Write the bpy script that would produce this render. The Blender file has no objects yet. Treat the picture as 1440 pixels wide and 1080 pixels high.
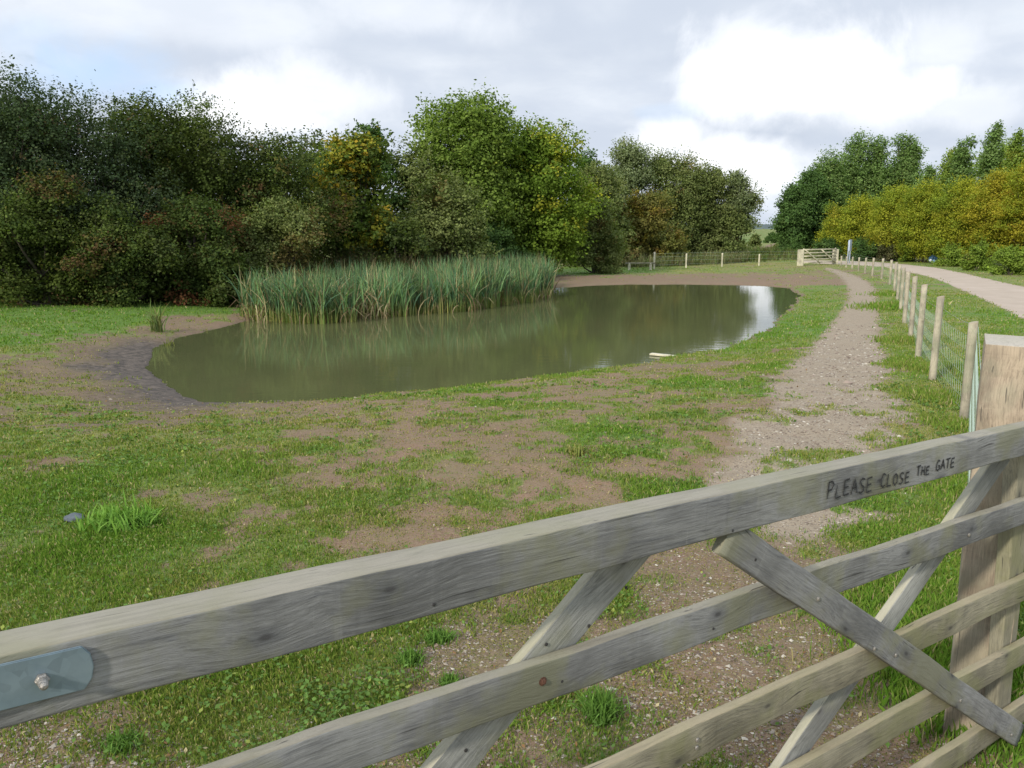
import bpy, math, random, numpy as np
from mathutils import Vector, Matrix
R = math.radians
rng = np.random.default_rng(7); random.seed(7)
scene = bpy.context.scene; col = scene.collection
SC = .87
CZ = 1.65; FPX = 1165.; PT = math.atan(218/FPX); ZW = -.90

# ---------------------------------------------------------------- helpers
def ray(px, py):
    v = -(py-540); u = px-720
    d = np.array([u, FPX*math.cos(PT)+v*math.sin(PT), v*math.cos(PT)-FPX*math.sin(PT)]); return d/d[1]
def vnoise(x, y, seed=0):
    xi = np.floor(x).astype(np.int64); yi = np.floor(y).astype(np.int64); fx = x-xi; fy = y-yi
    fx = fx*fx*(3-2*fx); fy = fy*fy*(3-2*fy)
    def h(a, b):
        n = (a*374761393 + b*668265263 + seed*974711) & 0xffffffff
        n = ((n ^ (n >> 13))*1274126177) & 0xffffffff
        return ((n ^ (n >> 16)) & 0xffff)/65535.
    return (h(xi,yi)*(1-fx)+h(xi+1,yi)*fx)*(1-fy)+(h(xi,yi+1)*(1-fx)+h(xi+1,yi+1)*fx)*fy
def fbm(x, y, seed=0, o=4):
    s = 0; a = .5; t = 0
    for i in range(o):
        s = s+a*vnoise(x*2**i+i*17.3, y*2**i-i*9.1, seed+i); t += a; a *= .55
    return s/t
def sstep(a, b, x):
    t = np.clip((x-a)/(b-a), 0, 1); return t*t*(3-2*t)
def sdpoly(x, y, P):
    """signed distance, + outside"""
    P = np.asarray(P)
    if x.size < 400:
        X = x.ravel()[:, None]; Y = y.ravel()[:, None]; a = P[None]; b = np.roll(P, -1, 0)[None]; e = b-a
        wx = X-a[..., 0]; wy = Y-a[..., 1]; t = np.clip((wx*e[..., 0]+wy*e[..., 1])/((e**2).sum(-1)+1e-12), 0, 1)
        d = np.sqrt(((wx-e[..., 0]*t)**2+(wy-e[..., 1]*t)**2).min(1))
        c = ((a[..., 1] <= Y) & (b[..., 1] > Y)) | ((b[..., 1] <= Y) & (a[..., 1] > Y))
        dy = np.where(e[..., 1] == 0, 1e-9, e[..., 1]); xx = a[..., 0]+(Y-a[..., 1])/dy*e[..., 0]
        ins = ((c & (X < xx)).sum(1) % 2) == 1
        return np.where(ins, -d, d).reshape(x.shape)
    d = np.full(x.shape, 1e9); ins = np.zeros(x.shape, bool)
    for i in range(len(P)):
        ax, ay = P[i]; bx, by = P[(i+1) % len(P)]
        ex, ey = bx-ax, by-ay; wx, wy = x-ax, y-ay
        t = np.clip((wx*ex+wy*ey)/(ex*ex+ey*ey+1e-12), 0, 1)
        d = np.minimum(d, (wx-ex*t)**2+(wy-ey*t)**2)
        c = ((ay <= y) & (by > y)) | ((by <= y) & (ay > y))
        with np.errstate(divide='ignore', invalid='ignore'):
            xx = ax+(y-ay)/(by-ay if by != ay else 1e-9)*ex
        ins ^= c & (x < xx)
    d = np.sqrt(d); return np.where(ins, -d, d)
def smooth_poly(P, n=3):
    P = np.array(P, float)
    for _ in range(n):
        Q = np.roll(P, -1, 0); P = np.stack([.75*P+.25*Q, .25*P+.75*Q], 1).reshape(-1, 2)
    return P

def mesh_np(name, V, F, mat, parent=None, colr=None, smooth=False, attrs=None):
    """V (n,3), F (m,k) one face size"""
    me = bpy.data.meshes.new(name); V = np.asarray(V, np.float32); F = np.asarray(F, np.int32); k = F.shape[1]
    me.vertices.add(len(V)); me.vertices.foreach_set('co', V.ravel())
    me.loops.add(F.size); me.loops.foreach_set('vertex_index', F.ravel())
    me.polygons.add(len(F)); me.polygons.foreach_set('loop_start', np.arange(0, F.size, k, dtype=np.int32))
    me.polygons.foreach_set('use_smooth', np.full(len(F), smooth))
    me.update(calc_edges=True)
    for an, c in ([('Col', colr)] if colr is not None else [])+list((attrs or {}).items()):
        c = np.asarray(c, np.float32)
        if c.shape[1] == 3: c = np.hstack([c, np.ones((len(c), 1), np.float32)])
        a = me.color_attributes.new(an, 'FLOAT_COLOR', 'POINT'); a.data.foreach_set('color', c.ravel())
    me.materials.append(mat)
    o = bpy.data.objects.new(name, me); col.objects.link(o)
    if parent: o.parent = parent
    return o
def tag(o, label=None, cat=None, group=None, kind=None):
    if label: o['label'] = label
    if cat: o['category'] = cat
    if group: o['group'] = group
    if kind: o['kind'] = kind
    return o
def empty(name, loc, label, cat, group=None):
    o = bpy.data.objects.new(name, None); o.location = loc; o.empty_display_size = .2; col.objects.link(o)
    return tag(o, label, cat, group)

class NT:
    def __init__(s, name, rough=.8):
        s.m = bpy.data.materials.new(name); s.m.use_nodes = True; s.t = s.m.node_tree; s.n = s.t.nodes
        s.b = s.n['Principled BSDF']; s.b.inputs['Roughness'].default_value = rough
    def new(s, typ, **kw):
        n = s.n.new(typ)
        for k, v in kw.items(): setattr(n, k, v)
        return n
    def link(s, a, b): s.t.links.new(a, b)
    def noise(s, scale, vec=None, detail=4, rough=.55, dist=0):
        n = s.new('ShaderNodeTexNoise'); n.inputs['Scale'].default_value = scale; n.inputs['Detail'].default_value = detail
        n.inputs['Roughness'].default_value = rough; n.inputs['Distortion'].default_value = dist
        if vec is not None: s.link(vec, n.inputs['Vector'])
        return n.outputs['Fac']
    def ramp(s, f, stops):
        r = s.new('ShaderNodeValToRGB'); e = r.color_ramp.elements
        while len(e) < len(stops): e.new(.5)
        for i, (p, c) in enumerate(stops):
            e[i].position = p; e[i].color = (*c, 1) if len(c) == 3 else c
        s.link(f, r.inputs['Fac']); return r.outputs['Color']
    def mix(s, f, a, b, typ='MIX'):
        n = s.new('ShaderNodeMix', data_type='RGBA', blend_type=typ)
        for v, k in ((f, 0), (a, 6), (b, 7)):
            if isinstance(v, (int, float)): n.inputs[k].default_value = v
            elif isinstance(v, tuple): n.inputs[k].default_value = (*v, 1)
            else: s.link(v, n.inputs[k])
        return n.outputs[2]
    def math(s, op, a, b=0., clamp=False):
        n = s.new('ShaderNodeMath', operation=op, use_clamp=clamp)
        for v, k in ((a, 0), (b, 1)):
            if isinstance(v, (int, float)): n.inputs[k].default_value = v
            else: s.link(v, n.inputs[k])
        return n.outputs[0]
    def mapr(s, f, a, b, c=0., d=1.):
        n = s.new('ShaderNodeMapRange'); s.link(f, n.inputs[0])
        for i, v in enumerate((a, b, c, d)): n.inputs[i+1].default_value = v
        return n.outputs[0]
    def bump(s, h, strength=.5, dist=.01, prev=None):
        n = s.new('ShaderNodeBump'); n.inputs['Strength'].default_value = strength; n.inputs['Distance'].default_value = dist
        s.link(h, n.inputs['Height'])
        if prev is not None: s.link(prev, n.inputs['Normal'])
        return n.outputs['Normal']
    def obj(s): return s.new('ShaderNodeTexCoord').outputs['Object']
    def attr(s, name='Col'): return s.new('ShaderNodeAttribute', attribute_name=name)
    def mapping(s, v, scale=(1,1,1)):
        n = s.new('ShaderNodeMapping'); n.inputs['Scale'].default_value = scale; s.link(v, n.inputs['Vector']); return n.outputs[0]
    def setc(s, c, nrm=None):
        if isinstance(c, tuple): s.b.inputs['Base Color'].default_value = (*c, 1)
        else: s.link(c, s.b.inputs['Base Color'])
        if nrm is not None: s.link(nrm, s.b.inputs['Normal'])
        return s.m

# ---------------------------------------------------------------- materials
def leaf_mat(name, trans=.35, rough=.55, spec=.3):
    m = NT(name, rough); a = m.attr().outputs['Color']; m.setc(a); m.b.inputs['Specular IOR Level'].default_value = spec
    t = m.new('ShaderNodeBsdfTranslucent')
    m.link(m.mix(1., a, (1.0, 1.12, .4), 'MULTIPLY'), t.inputs['Color'])
    x = m.new('ShaderNodeMixShader'); x.inputs[0].default_value = trans
    m.link(m.b.outputs[0], x.inputs[1]); m.link(t.outputs[0], x.inputs[2])
    m.link(x.outputs[0], m.n['Material Output'].inputs['Surface']); return m.m
M_leaf = leaf_mat('foliage', .35, .75, .08); M_grass = leaf_mat('grass_blades', .3, .75, .06); M_reed = leaf_mat('reed_blades', .25, .6, .15)
def simple(name, c, rough=.8, var=.25, sc=6., bump=.3, metal=0.):
    m = NT(name, rough); o = m.obj(); f = m.noise(sc, o, 5)
    c1 = tuple(x*(1-var) for x in c); c2 = tuple(min(1, x*(1+var)) for x in c)
    m.b.inputs['Metallic'].default_value = metal
    return m.setc(m.ramp(f, [(.3, c1), (.7, c2)]), m.bump(m.noise(sc*5, o), bump, .01))
M_bark = simple('bark', (.09, .075, .055), .9, .4, 5)
M_stone = NT('stones', .85); M_stone = M_stone.setc(M_stone.attr().outputs['Color'])

def wood(name, face, streak, top, green=(.16,.17,.07), topmix=.85, greenamt=.5, grain=1., knots=True):
    m = NT(name, .82); o = m.obj()
    oi = m.new('ShaderNodeObjectInfo').outputs['Random']
    off = m.new('ShaderNodeCombineXYZ'); m.link(m.math('MULTIPLY', oi, 37.), off.inputs[0]); m.link(m.math('MULTIPLY', oi, 13.), off.inputs[1])
    va = m.new('ShaderNodeVectorMath', operation='ADD'); m.link(o, va.inputs[0]); m.link(off.outputs[0], va.inputs[1]); v = va.outputs[0]
    # knots: warp the grain around sparse cells
    vk = m.new('ShaderNodeTexVoronoi', voronoi_dimensions='2D'); vk.inputs['Scale'].default_value = 1.; sv = m.new('ShaderNodeSeparateXYZ'); m.link(v, sv.inputs[0]); cv = m.new('ShaderNodeCombineXYZ')
    m.link(m.math('MULTIPLY', sv.outputs[0], 3.2), cv.inputs[0]); m.link(m.math('ADD', m.math('MULTIPLY', sv.outputs[2], 6.5), m.math('MULTIPLY', oi, 9.)), cv.inputs[1]); m.link(cv.outputs[0], vk.inputs['Vector'])
    kd = vk.outputs['Distance']; kn = m.mapr(kd, .0, .42, 1., 0.)
    warp = m.new('ShaderNodeVectorMath', operation='ADD'); m.link(v, warp.inputs[0])
    cx = m.new('ShaderNodeCombineXYZ'); m.link(m.math('MULTIPLY', kn, .012), cx.inputs[1]); m.link(m.math('MULTIPLY', kn, .022), cx.inputs[2])
    m.link(cx.outputs[0], warp.inputs[1]); wv = warp.outputs[0]
    big = m.noise(1., m.mapping(wv, (2.2, 16, 16)), 5, .6, .4)
    fine = m.noise(1., m.mapping(wv, (13, 230, 230)), 5, .8)
    mid = m.noise(1., m.mapping(wv, (5, 80, 80)), 6, .72, .6)
    blotch = m.noise(5., v, 5, .6)
    c = m.ramp(big, [(.3, tuple(x*.72 for x in face)), (.5, face), (.72, tuple(min(1, x*1.3) for x in face))])
    c = m.mix(m.mapr(mid, .52, .70, 0, .85), c, streak)
    so = m.new('ShaderNodeSeparateXYZ'); m.link(o, so.inputs[0]); drip = m.noise(1., m.mapping(v, (26, 2, 1.5)), 4, .7)
    c = m.mix(m.mapr(drip, .60, .72, 0, .4), c, tuple(min(1, x*1.7) for x in face)); c = m.mix(m.mapr(drip, .42, .30, 0, .45), c, tuple(x*.5 for x in face))
    patch = m.noise(2.6, v, 4, .62); c = m.mix(m.mapr(patch, .50, .62, 0, .6), c, tuple(x*1.55 for x in face)); c = m.mix(m.mapr(patch, .48, .36, 0, .7), c, tuple(x*.55 for x in face))
    c = m.mix(m.mapr(fine, .48, .66, 0, .65), c, tuple(x*.42 for x in face)); c = m.mix(m.mapr(fine, .46, .32, 0, .45), c, tuple(min(1, x*1.5) for x in face))
    c = m.mix(m.math('MULTIPLY', m.mapr(blotch, .47, .60), greenamt), c, green)
    # top faces carry a tan, lichen coloured weathering
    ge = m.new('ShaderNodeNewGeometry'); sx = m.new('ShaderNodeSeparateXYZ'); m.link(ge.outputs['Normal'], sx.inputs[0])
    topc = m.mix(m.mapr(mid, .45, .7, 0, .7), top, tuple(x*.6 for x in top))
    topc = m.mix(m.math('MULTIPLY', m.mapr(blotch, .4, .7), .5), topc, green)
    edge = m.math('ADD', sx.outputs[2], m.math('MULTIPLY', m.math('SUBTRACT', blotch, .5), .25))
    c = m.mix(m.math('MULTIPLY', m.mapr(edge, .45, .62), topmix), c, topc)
    if knots:
        c = m.mix(m.mapr(kd, .018, .045, .85, 0.), c, (.04, .033, .026))
        c = m.mix(m.mapr(kd, .045, .13, .5, 0.), c, streak)
    # short dark checks
    chk = m.noise(1., m.mapping(wv, (3.5, 120, 120)), 2, .5)
    c = m.mix(m.mapr(chk, .68, .74, 0, .8), c, (.03, .028, .025))
    n = m.bump(fine, .5*grain, .002); n = m.bump(mid, .5*grain, .003, n); n = m.bump(chk, .5*grain, .002, n)
    return m.setc(c, n)
M_wgrey = wood('weathered_grey_wood', (.20,.20,.19), (.07,.073,.08), (.28,.255,.195), (.185,.185,.10), greenamt=.6)
M_wbrace = wood('weathered_pale_wood', (.27,.27,.245), (.13,.13,.125), (.36,.335,.24), (.22,.22,.12), greenamt=.4)
M_wgreen = wood('weathered_tan_wood', (.23,.21,.145), (.12,.115,.09), (.31,.26,.165), (.20,.20,.09), greenamt=.6)
M_wpink = wood('treated_post_wood', (.33,.265,.19), (.20,.155,.105), (.40,.37,.31), (.29,.275,.19), .9, .5, 1.3, False)
M_wpost = wood('stake_wood', (.37,.33,.245), (.20,.16,.115), (.32,.24,.17), (.25,.27,.17), .8, .4, 1.)
M_wfar = wood('pale_new_wood', (.52,.48,.35), (.38,.34,.23), (.56,.52,.40), (.42,.40,.26), .5, .3, .5, False)
def steel():
    m = NT('galvanised_steel', .42); o = m.obj(); f = m.noise(22, o, 5, .6); vo = m.new('ShaderNodeTexVoronoi'); vo.inputs['Scale'].default_value = 70; m.link(o, vo.inputs['Vector'])
    c = m.ramp(f, [(.3, (.20,.27,.315)), (.7, (.27,.345,.39))]); hs = m.new('ShaderNodeHueSaturation'); hs.inputs['Saturation'].default_value = 0; m.link(vo.outputs['Color'], hs.inputs['Color']); c = m.mix(.22, c, m.mix(1., c, hs.outputs[0], 'MULTIPLY'))
    m.b.inputs['Metallic'].default_value = .45
    return m.setc(c, m.bump(f, .15, .002))
M_steel = steel()
M_bolt = simple('bolt_metal', (.30,.28,.25), .45, .3, 60, .3, .6)
M_rust = simple('rusty_metal', (.11,.05,.03), .8, .5, 90, .5, .2)
M_hole = simple('dark_nail', (.03,.028,.026), .7, .2, 60)
M_ink = simple('marker_ink', (.022,.022,.024), .7, .5, 90, .1)
M_wire = simple('fence_wire', (.38,.47,.39), .5, .15, 20, .1, .3)
M_signp = simple('sign_post_paint', (.30,.36,.44), .6, .15, 5)
M_blue = simple('blue_sheet', (.035,.10,.19), .5, .4, 5)
M_white = simple('white_patch', (.75,.78,.8), .6, .1, 5)

# ---------------------------------------------------------------- camera
cam = bpy.data.cameras.new('camera'); co = bpy.data.objects.new('camera', cam); col.objects.link(co)
co.location = (0, 0, CZ); co.rotation_euler = (math.pi/2-PT, 0, 0)
cam.sensor_width = 36; cam.lens = 36*FPX/1440; cam.clip_end = 6000; cam.clip_start = .05
scene.camera = co

# ---------------------------------------------------------------- terrain
def on(px, py, z): r = ray(px, py); t = (z-CZ)/r[2]; return (r*t)[:2]
shore_px = [(207,508),(212,525),(232,545),(262,558),(300,565),(380,568),(470,562),(560,552),(650,543),(740,532),(830,520),(900,508),(960,501),(1010,493),
    (1048,482),(1075,464),(1095,448),(1112,428),(1122,412),(1105,404),(1050,401),(980,400),(900,400),(840,401),(790,404),(740,404),(650,412),(560,425),(450,434),(375,440),(340,453),(300,463),(262,472),(228,487)]
SHORE = smooth_poly([on(x, y, ZW) for x, y in shore_px], 1)
def base_h(x, y):
    b = np.interp(y, [-20,3,8,14,20,30,40,50,60,120,400,3000], [.05,-.12,-.23,-.37,-.5,-.66,-.78,-.84,-.88,-.9,-.5,4.])
    b = b + (fbm(x*.12+3, y*.12, 11, 3)-.5)*.04*sstep(8, 22, y)
    return b
def terr(x, y, detail=True):
    x = np.asarray(x, float); y = np.asarray(y, float)
    near = (x > -20) & (x < 25) & (y > 1) & (y < 60)
    sd = np.full(x.shape, 50.); 
    if near.any():
        xs, ys = x[near], y[near]
        sd[near] = sdpoly(xs+(fbm(xs*.9, ys*.9, 5, 4)-.5)*.55, ys+(fbm(xs*.9, ys*.9, 25, 4)-.5)*.8, SHORE)
    b = base_h(x, y); t = np.clip(sd/6.5, 0, 1); S = 1-(1-t)**1.7
    z = ZW+(np.maximum(b, ZW+.06)-ZW)*S+.025*np.clip(sd/.25, 0, 1)
    z = np.where(sd < 0, ZW-np.minimum(.6, .03+.16*-sd), z)
    if detail:
        a = np.clip(sd/.6, .15, 1)
        z = z+a*((fbm(x*1.1, y*1.1, 40, 3)-.5)*.05+(fbm(x*4.5, y*4.5, 41, 3)-.5)*.028)*np.interp(np.hypot(x, y), [8, 30, 80], [1, .35, 0])
    return z, sd
def zat(x, y): return float(terr(np.array([x]), np.array([y]))[0][0])
def G(px, py):
    """point of the terrain seen at a place in the photograph"""
    r = ray(px, py); z = -.3
    for _ in range(14):
        p = r*((z-CZ)/r[2]); z = .35*z+.65*zat(p[0], p[1])
    return np.array([p[0], p[1], z])
def GY(px, Y): x = (px-720)/FPX*Y*1.0; return np.array([x*(1/math.cos(PT))*.985, Y, zat(x, Y)])

def poly_px(L): return [tuple(G(a, b)[:2]) for a, b in L]
path_l = [(1158,377),(1172,383),(1188,392),(1196,408),(1192,425),(1178,445),(1160,468),(1140,492),(1118,515),(1095,545),(1062,585),(1040,625),(1010,680),(985,740)]
path_r = [(1165,376),(1200,386),(1226,400),(1234,418),(1236,440),(1234,475),(1238,510),(1248,545),(1262,585),(1270,630),(1200,700),(1150,750)]
PATH = smooth_poly(poly_px(path_l+path_r[::-1]), 2)
road_r = [(1700,500),(1600,452),(1520,425),(1440,403),(1380,390),(1340,381),(1320,377),(1290,373.5),(1262,371),(1235,368.5),(1180,366.5),(1120,366)]
road_l = [(1120,369.5),(1190,372),(1240,375),(1262,379),(1290,385),(1320,393),(1360,411),(1400,430),(1440,450),(1500,482),(1600,548),(1680,600)]
ROAD = smooth_poly(poly_px(road_r+road_l), 2)

# control points: px, py, grass, grey mud, stones, lushness, pinkness
CP = [(50,560,.72,.1,0,.3,.3),(60,700,.97,0,0,.6,.2),(200,750,.98,0,.03,.7,.2),(50,850,.93,0,.1,.5,.2),(350,700,.84,0,.02,.4,.4),(300,625,.8,0,0,.25,.4),(120,615,.75,.1,0,.3,.3),
(20,505,.5,.15,0,.4,.3),(100,465,1,0,0,1.3,.2),(250,435,1,0,0,1.4,.2),(0,450,1,0,0,1.3,.2),(0,480,1,0,0,1.2,.2),(160,445,1,0,0,1.3,.2),(330,428,1,0,0,1,.2),(60,520,.55,0,0,.3,.4),(60,545,.65,0,0,.3,.4),(40,490,.8,0,0,.5,.3),(90,590,.75,0,0,.3,.4),(140,610,.7,0,0,.3,.4),(70,500,.4,.1,0,.3,.4),(130,480,.7,.05,0,.6,.4),(-60,540,.75,0,0,.3,.3),(-150,470,1,0,0,.9,0),(420,600,.45,0,0,.3,.8),(540,600,.4,0,0,.3,.9),(640,680,.3,0,0,.4,1),(560,640,.35,0,0,.3,.9),(740,665,.3,0,0,.5,1),(820,700,.3,0,.02,.5,1),(480,690,.5,0,0,.4,.8),(900,560,.3,0,0,.3,.9),(640,590,.35,0,0,.3,.9),(520,725,.35,0,.02,.5,.9),(-200,700,.95,0,0,.6,0),
(150,520,.03,.95,.05,.3,.2),(200,560,.05,1,.1,.3,.2),(110,500,.2,.5,0,.3,.4),(250,572,.08,.9,.1,.3,.2),(300,590,.3,.35,0,.3,.5),(200,482,.12,.5,0,.3,.5),(300,458,.1,.2,0,.3,.7),(160,595,.35,.5,0,.3,.3),(175,495,.03,.9,0,.3,.2),
(340,448,.2,.15,0,.3,.8),(380,578,.25,.05,0,.3,.7),(480,572,.38,0,0,.4,.7),(600,560,.45,0,0,.5,.7),(740,545,.5,0,0,.5,.7),(850,530,.42,0,0,.4,.8),(940,514,.15,.2,.1,.4,.7),(1000,505,.4,.1,.1,.4,.7),
(600,620,.38,0,0,.4,.8),(700,650,.42,0,0,.5,.8),(820,632,.85,0,0,.9,.6),(900,612,.8,0,0,.8,.6),(780,600,.5,0,0,.5,.7),(960,570,.35,0,0,.3,.8),(850,560,.33,0,0,.3,.8),(650,715,.22,0,.02,.6,1),(560,690,.5,0,0,.6,.8),(760,695,.22,0,.03,.6,1),(700,740,.4,0,.03,.7,1),
(880,665,.45,0,0,.7,1),(980,620,.33,0,0,.5,1),(930,690,.6,0,0,.8,1),(480,630,.62,0,0,.4,.6),(450,720,.75,0,.02,.6,.6),(520,760,.6,0,.02,.7,.8),(420,790,.9,0,.02,.7,.6),(200,830,.95,0,.05,.6,.5),(720,600,.4,0,0,.4,.8),
(600,840,.75,0,.2,.5,.5),(750,830,.85,0,.1,.6,.5),(350,900,.25,0,.7,.5,.6),(400,950,.8,0,.25,.35,.5),(300,1000,.65,0,.4,.3,.5),(100,1040,.2,0,.8,.5,.6),(200,1060,.3,0,.8,.4,.5),(60,1010,.5,0,.6,.6,.5),(650,910,.3,0,.8,.5,.3),(820,900,.2,0,.7,.5,.3),(950,830,.1,0,.6,.5,.5),(1050,800,.08,0,.5,.5,.5),
(900,960,.12,0,.7,.5,.4),(1000,930,.05,0,.7,.5,.6),(850,1010,.3,0,.5,.5,.4),(740,960,.12,0,.6,.5,.3),(480,1000,.6,0,.5,.3,.5),(1150,920,.1,0,.55,.5,.6),(1250,990,.08,0,.6,.5,.5),(1100,1050,.05,0,.7,.5,.5),(1300,1070,.03,0,.4,.5,1),(1400,1080,.05,0,.3,.5,1),(600,1060,.2,0,.7,.5,.4),(500,1200,.2,0,.7,.4,.4),(900,1300,.1,0,.7,.4,.5),(0,1300,.2,0,.7,.4,.5),
(1250,720,.97,0,.05,.6,.5),(1150,770,.4,0,.55,.4,.5),(1350,800,1,0,0,.7,.5),(1290,870,.9,0,0,.7,.5),(1330,940,1,0,0,1,.5),(1310,890,1,0,0,.9,.5),(1340,1000,.8,0,.05,1,.5),(1305,620,.93,0,.05,.5,.5),(1310,560,.97,0,0,.5,.5),(1270,480,.95,0,0,.6,.5),(1255,430,1,0,0,.7,.5),(1500,900,1,0,0,.8,.5),
(1100,430,.95,0,0,.8,.5),(1140,440,1,0,0,.8,.5),(1080,500,.9,0,0,.7,.5),(1040,540,.8,0,0,.7,.5),(1010,590,.7,0,0,.6,.7),(1150,405,.95,0,0,.7,.5),(1120,470,.95,0,0,.8,.5),
(1400,500,1,0,0,.6,.5),(1340,420,1,0,0,.6,.5),(1290,395,1,0,0,.6,.5),(1440,470,1,0,0,.6,.5),(1420,395,1,0,0,.6,.5),(1330,378,1,0,0,.6,.5),(1600,420,1,0,0,.6,.5),
(880,381,1,0,0,.9,.5),(1000,381,1,0,0,.6,.5),(820,384,1,0,0,1,.5),(1080,373,.9,0,0,.3,.5),(1100,366,.95,0,0,.5,.5),(950,366,.9,0,0,.3,.5),(820,397,.05,.1,0,.3,.8),(900,394,.05,.1,0,.3,.8),(1000,394,.05,.15,0,.3,.8),(1080,396,.06,.2,0,.3,.9),(1118,398,.2,.1,0,.3,.8),(1000,387,.15,0,0,.2,.6),(1100,387,.4,.1,0,.2,.8),(850,390,.2,0,0,.3,.8),(780,396,.2,0,0,.3,.5),(1135,382,.7,0,0,.3,.5),(1060,350,.6,0,0,.4,.6),(1090,336,1,0,0,.55,.2),(1000,336,1,0,0,.9,.2),(1250,336,1,0,0,.6,.2),(1075,328,1,0,0,.55,.2)]
cpw = []
for c in CP:
    p = G(c[0], c[1]); cpw.append((math.atan2(p[0], p[1]), math.log(math.hypot(p[0], p[1]))*1.1)+tuple(c[2:]))
cpw = np.array(cpw)
# fan of vertices, fine in front of the gate, coarse behind and far away
rs = [.35]
while rs[-1] < 4200:
    r = rs[-1]
    if r < 75: rs.append(r+min(max(.007*r, r*r/1700., .01), .45))
    else: rs.append(r*1.09)
rs = np.array(rs)
angs = np.concatenate([np.linspace(-180, -60, 25)[:-1], np.linspace(-60, -36, 49)[:-1], np.linspace(-36, 36, 640), np.linspace(36, 60, 49)[1:], np.linspace(60, 180, 25)[1:-1]])
A, RR = np.meshgrid(np.radians(angs), rs)
GX = RR*np.sin(A); GYy = RR*np.cos(A); nr, na = GX.shape
GZ, SD = terr(GX, GYy)
inv = np.zeros(GX.shape); acc = np.zeros(GX.shape+(5,)); lr = np.log(RR)*1.1
for c in cpw:
    w = 1/((A-c[0])**2+(lr-c[1])**2+2e-4)**1.7; inv += w; acc += w[..., None]*c[2:]
acc /= inv[..., None]
sdP = sdpoly(GX, GYy, PATH)+(fbm(GX*2.2, GYy*2.2, 60, 4)-.5)*np.interp(GYy, [3,8,20,60], [1.3,.8,.25,.2])
sdR = sdpoly(GX, GYy, ROAD)+(fbm(GX*1.2, GYy*1.2, 61, 4)-.5)*.25
inP = sdP < 0; inR = sdR < 0
nz = fbm(GX*1.3, GYy*1.3, 70, 4); nz2 = fbm(GX*6, GYy*6, 71, 3); nz3 = fbm(GX*3, GYy*3, 74, 3)
grass = np.clip(acc[..., 0]+ (nz-.5)*1.5*np.where(acc[..., 0] > .9, .3, 1)+(nz2-.5)*1.5*np.where(acc[...,0] > .95, .3, 1), 0, 1)
grass = np.where(acc[..., 0] < .1, grass*.6, grass)
g_s = sstep(.12, .98, grass)
pm = sstep(.25, -.15, sdP); rm = sstep(.08, -.08, sdR)
pgr = sstep(.55, .70, nz3)*sstep(12, 7, GYy)*.75          # tufts that grow through the path near the gate
g_s = np.maximum(g_s*(1-pm), pm*pgr)*(1-rm)
wet = sstep(.22, .0, SD)*np.interp(GYy, [0, 25, 40], [1, .6, .3])
g_s = g_s*sstep(0, .28, SD+ (nz2-.5)*.4)
band = sstep(-3.0, -3.8, GX)*sstep(20, 17, GYy)*sstep(1.25, .45, SD+(nz-.5)*1.2+(nz2-.5)*.6); ring = sstep(-1.5, -3., GX)*sstep(21, 18, GYy)*sstep(2.6, 1.0, SD+(nz2-.5)*1.6)
g_s = g_s*(1-.97*band)*(1-.75*ring)
mud = np.clip(acc[..., 1]*.6+.95*band+(nz2-.5)*.5*sstep(.05, .3, acc[..., 1]), 0, 1); mud = np.maximum(mud, wet*.55)
stn = np.clip(np.maximum(acc[..., 2], pm*.85)+(nz3-.5)*.3*(acc[...,2] > .04), 0, 1)*(1-rm)
lush = np.clip(acc[..., 3]+(nz-.5)*.9+(fbm(GX*.4, GYy*.4, 75, 2)-.5)*.7, 0, 1)
pink = np.clip(acc[..., 4]+(nz3-.5)*.6, 0, 1)
V = np.stack([GX, GYy, GZ], -1).reshape(-1, 3)
at1 = np.stack([g_s, mud, stn, rm], -1).reshape(-1, 4); at2 = np.stack([lush, pink, pm, np.ones_like(pm)], -1).reshape(-1, 4)
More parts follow.
